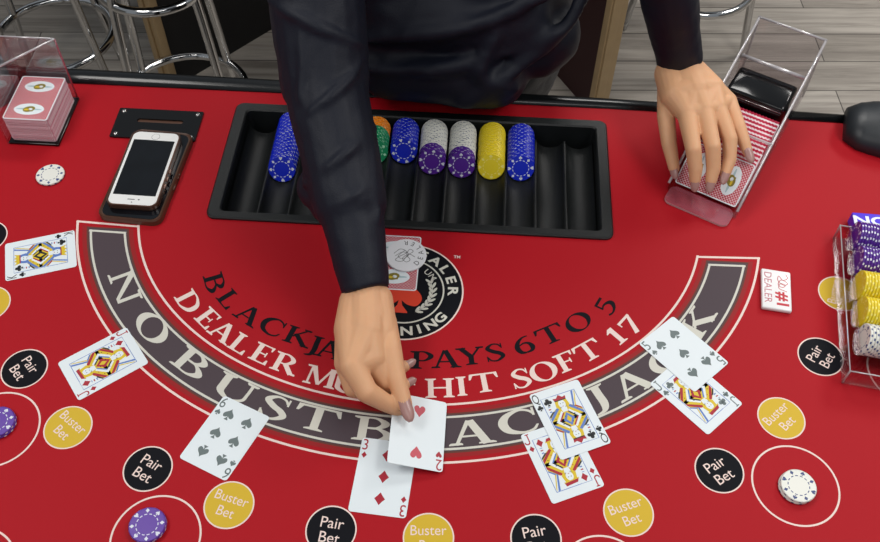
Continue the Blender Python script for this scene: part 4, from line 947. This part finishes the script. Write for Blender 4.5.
# fold ridges laid on the sleeve surface
AX=[(cufR,.0285),(lerp(cufR,ELR,.45),.043),(ELR,.053),(SHR,.064)]
def onsleeve(px,py,lift=0):
    best=None
    for i in range(200):
        h=.50-.0024*i; p_=X(px,py,h)
        for (a,ra),(b,rb) in zip(AX[:-1],AX[1:]):
            t=max(0,min(1,(p_-a).dot(b-a)/(b-a).length_squared)); d_=(p_-lerp(a,b,t)).length-(ra+(rb-ra)*t)
            if best is None or d_<best[0]: best=(d_,p_)
            if d_<0: return p_+(CAM-p_).normalized()*lift
    return best[1]
def ridge(pts,r_): 
    v=[onsleeve(a,b,.0005) for a,b in pts]; v=[tuple(t) for t in spline(v,4)]; n_=len(v); chain(bm,v,[r_*(.55+.45*math.sin(PI*i/(n_-1))) for i in range(n_)],n=10)
ridge([(272,0),(290,12),(320,28),(350,41),(362,45)],.010)
ridge([(364,52),(352,76),(330,98),(310,112)],.008)
ridge([(375,128),(352,148),(330,168),(305,184)],.009)
ellipsoid(bm,X(327,188,.105),(.037,.034,.030)); ellipsoid(bm,X(334,205,.095),(.030,.026,.026))
ridge([(374,180),(352,196),(326,214)],.007); ridge([(300,20),(303,60),(300,100)],.006); ridge([(372,150),(374,190),(378,220)],.006)
me=remesh(bm,.0034,4,[(.09,.006),(.03,.002)])
o=mesh_obj([torso,me],'shirt',['shirt']); o['label']='dark navy long-sleeved shirt'
# trousers, shoes
bm=bmesh.new()
for s in (-1,1):
    hip=PEL+Vector((s*.085,.01,-.06)); kn=Vector((-.08+s*.10,1.30,.47)); an=Vector((-.08+s*.12,1.34,.09)); chain(bm,[hip,kn],[.112,.075]); cap(bm,kn,an,.075,.062,flat_b=True)
cap(bm,PEL+Vector((-.07,.01,-.05)),PEL+Vector((.07,.01,-.05)),.118,.118)
o=mesh_obj([remesh(bm,.008,4)],'trousers',['pants'])
for s in (-1,1):
    bm=bmesh.new(); an=Vector((-.08+s*.12,1.34,.045)); cap(bm,an,an+Vector((0,-.16,-.010)),.042,.034); o=mesh_obj([remesh(bm,.006,2)],'shoe',['seat'])
# ================================================================ LIGHT
def area(loc,sx,sy,pw,col=(1,1,1)):
    l=bpy.data.lights.new('ceiling_light','AREA'); l.shape='RECTANGLE'; l.size=sx; l.size_y=sy; l.energy=pw; l.color=col
    o=bpy.data.objects.new('ceiling_panel_light',l); C.objects.link(o); o.location=loc; return o
area((.1,2.35,2.75),1.2,.6,30,(1,.97,.93)); area((2.3,3.0,2.75),.6,1.2,70,(1,.97,.93)); area((1.25,.6,2.75),.6,1.2,27,(1,.97,.93)); area((-1.3,.5,2.75),.6,1.2,25,(1,.97,.93)); area((0,-.8,2.75),1.2,.6,9,(1,.97,.93))
w_=bpy.data.worlds.new('World'); bpy.context.scene.world=w_; w_.use_nodes=True; w_.node_tree.nodes['Background'].inputs[0].default_value=(.85,.92,1,1); w_.node_tree.nodes['Background'].inputs[1].default_value=.35
# ================================================================ CAMERA
cd=bpy.data.cameras.new('Camera'); cd.sensor_width=36; cd.lens=F_PX/880*36; cd.clip_start=.01
co=bpy.data.objects.new('Camera',cd); C.objects.link(co)
m3=Matrix((RT,UP,-FW)).transposed(); co.matrix_world=Matrix.Translation(CAM)@m3.to_4x4()
sc=bpy.context.scene; sc.camera=co
sc.view_settings.view_transform='Standard'; sc.view_settings.look='None'; sc.view_settings.gamma=1; sc.view_settings.exposure=-0.34
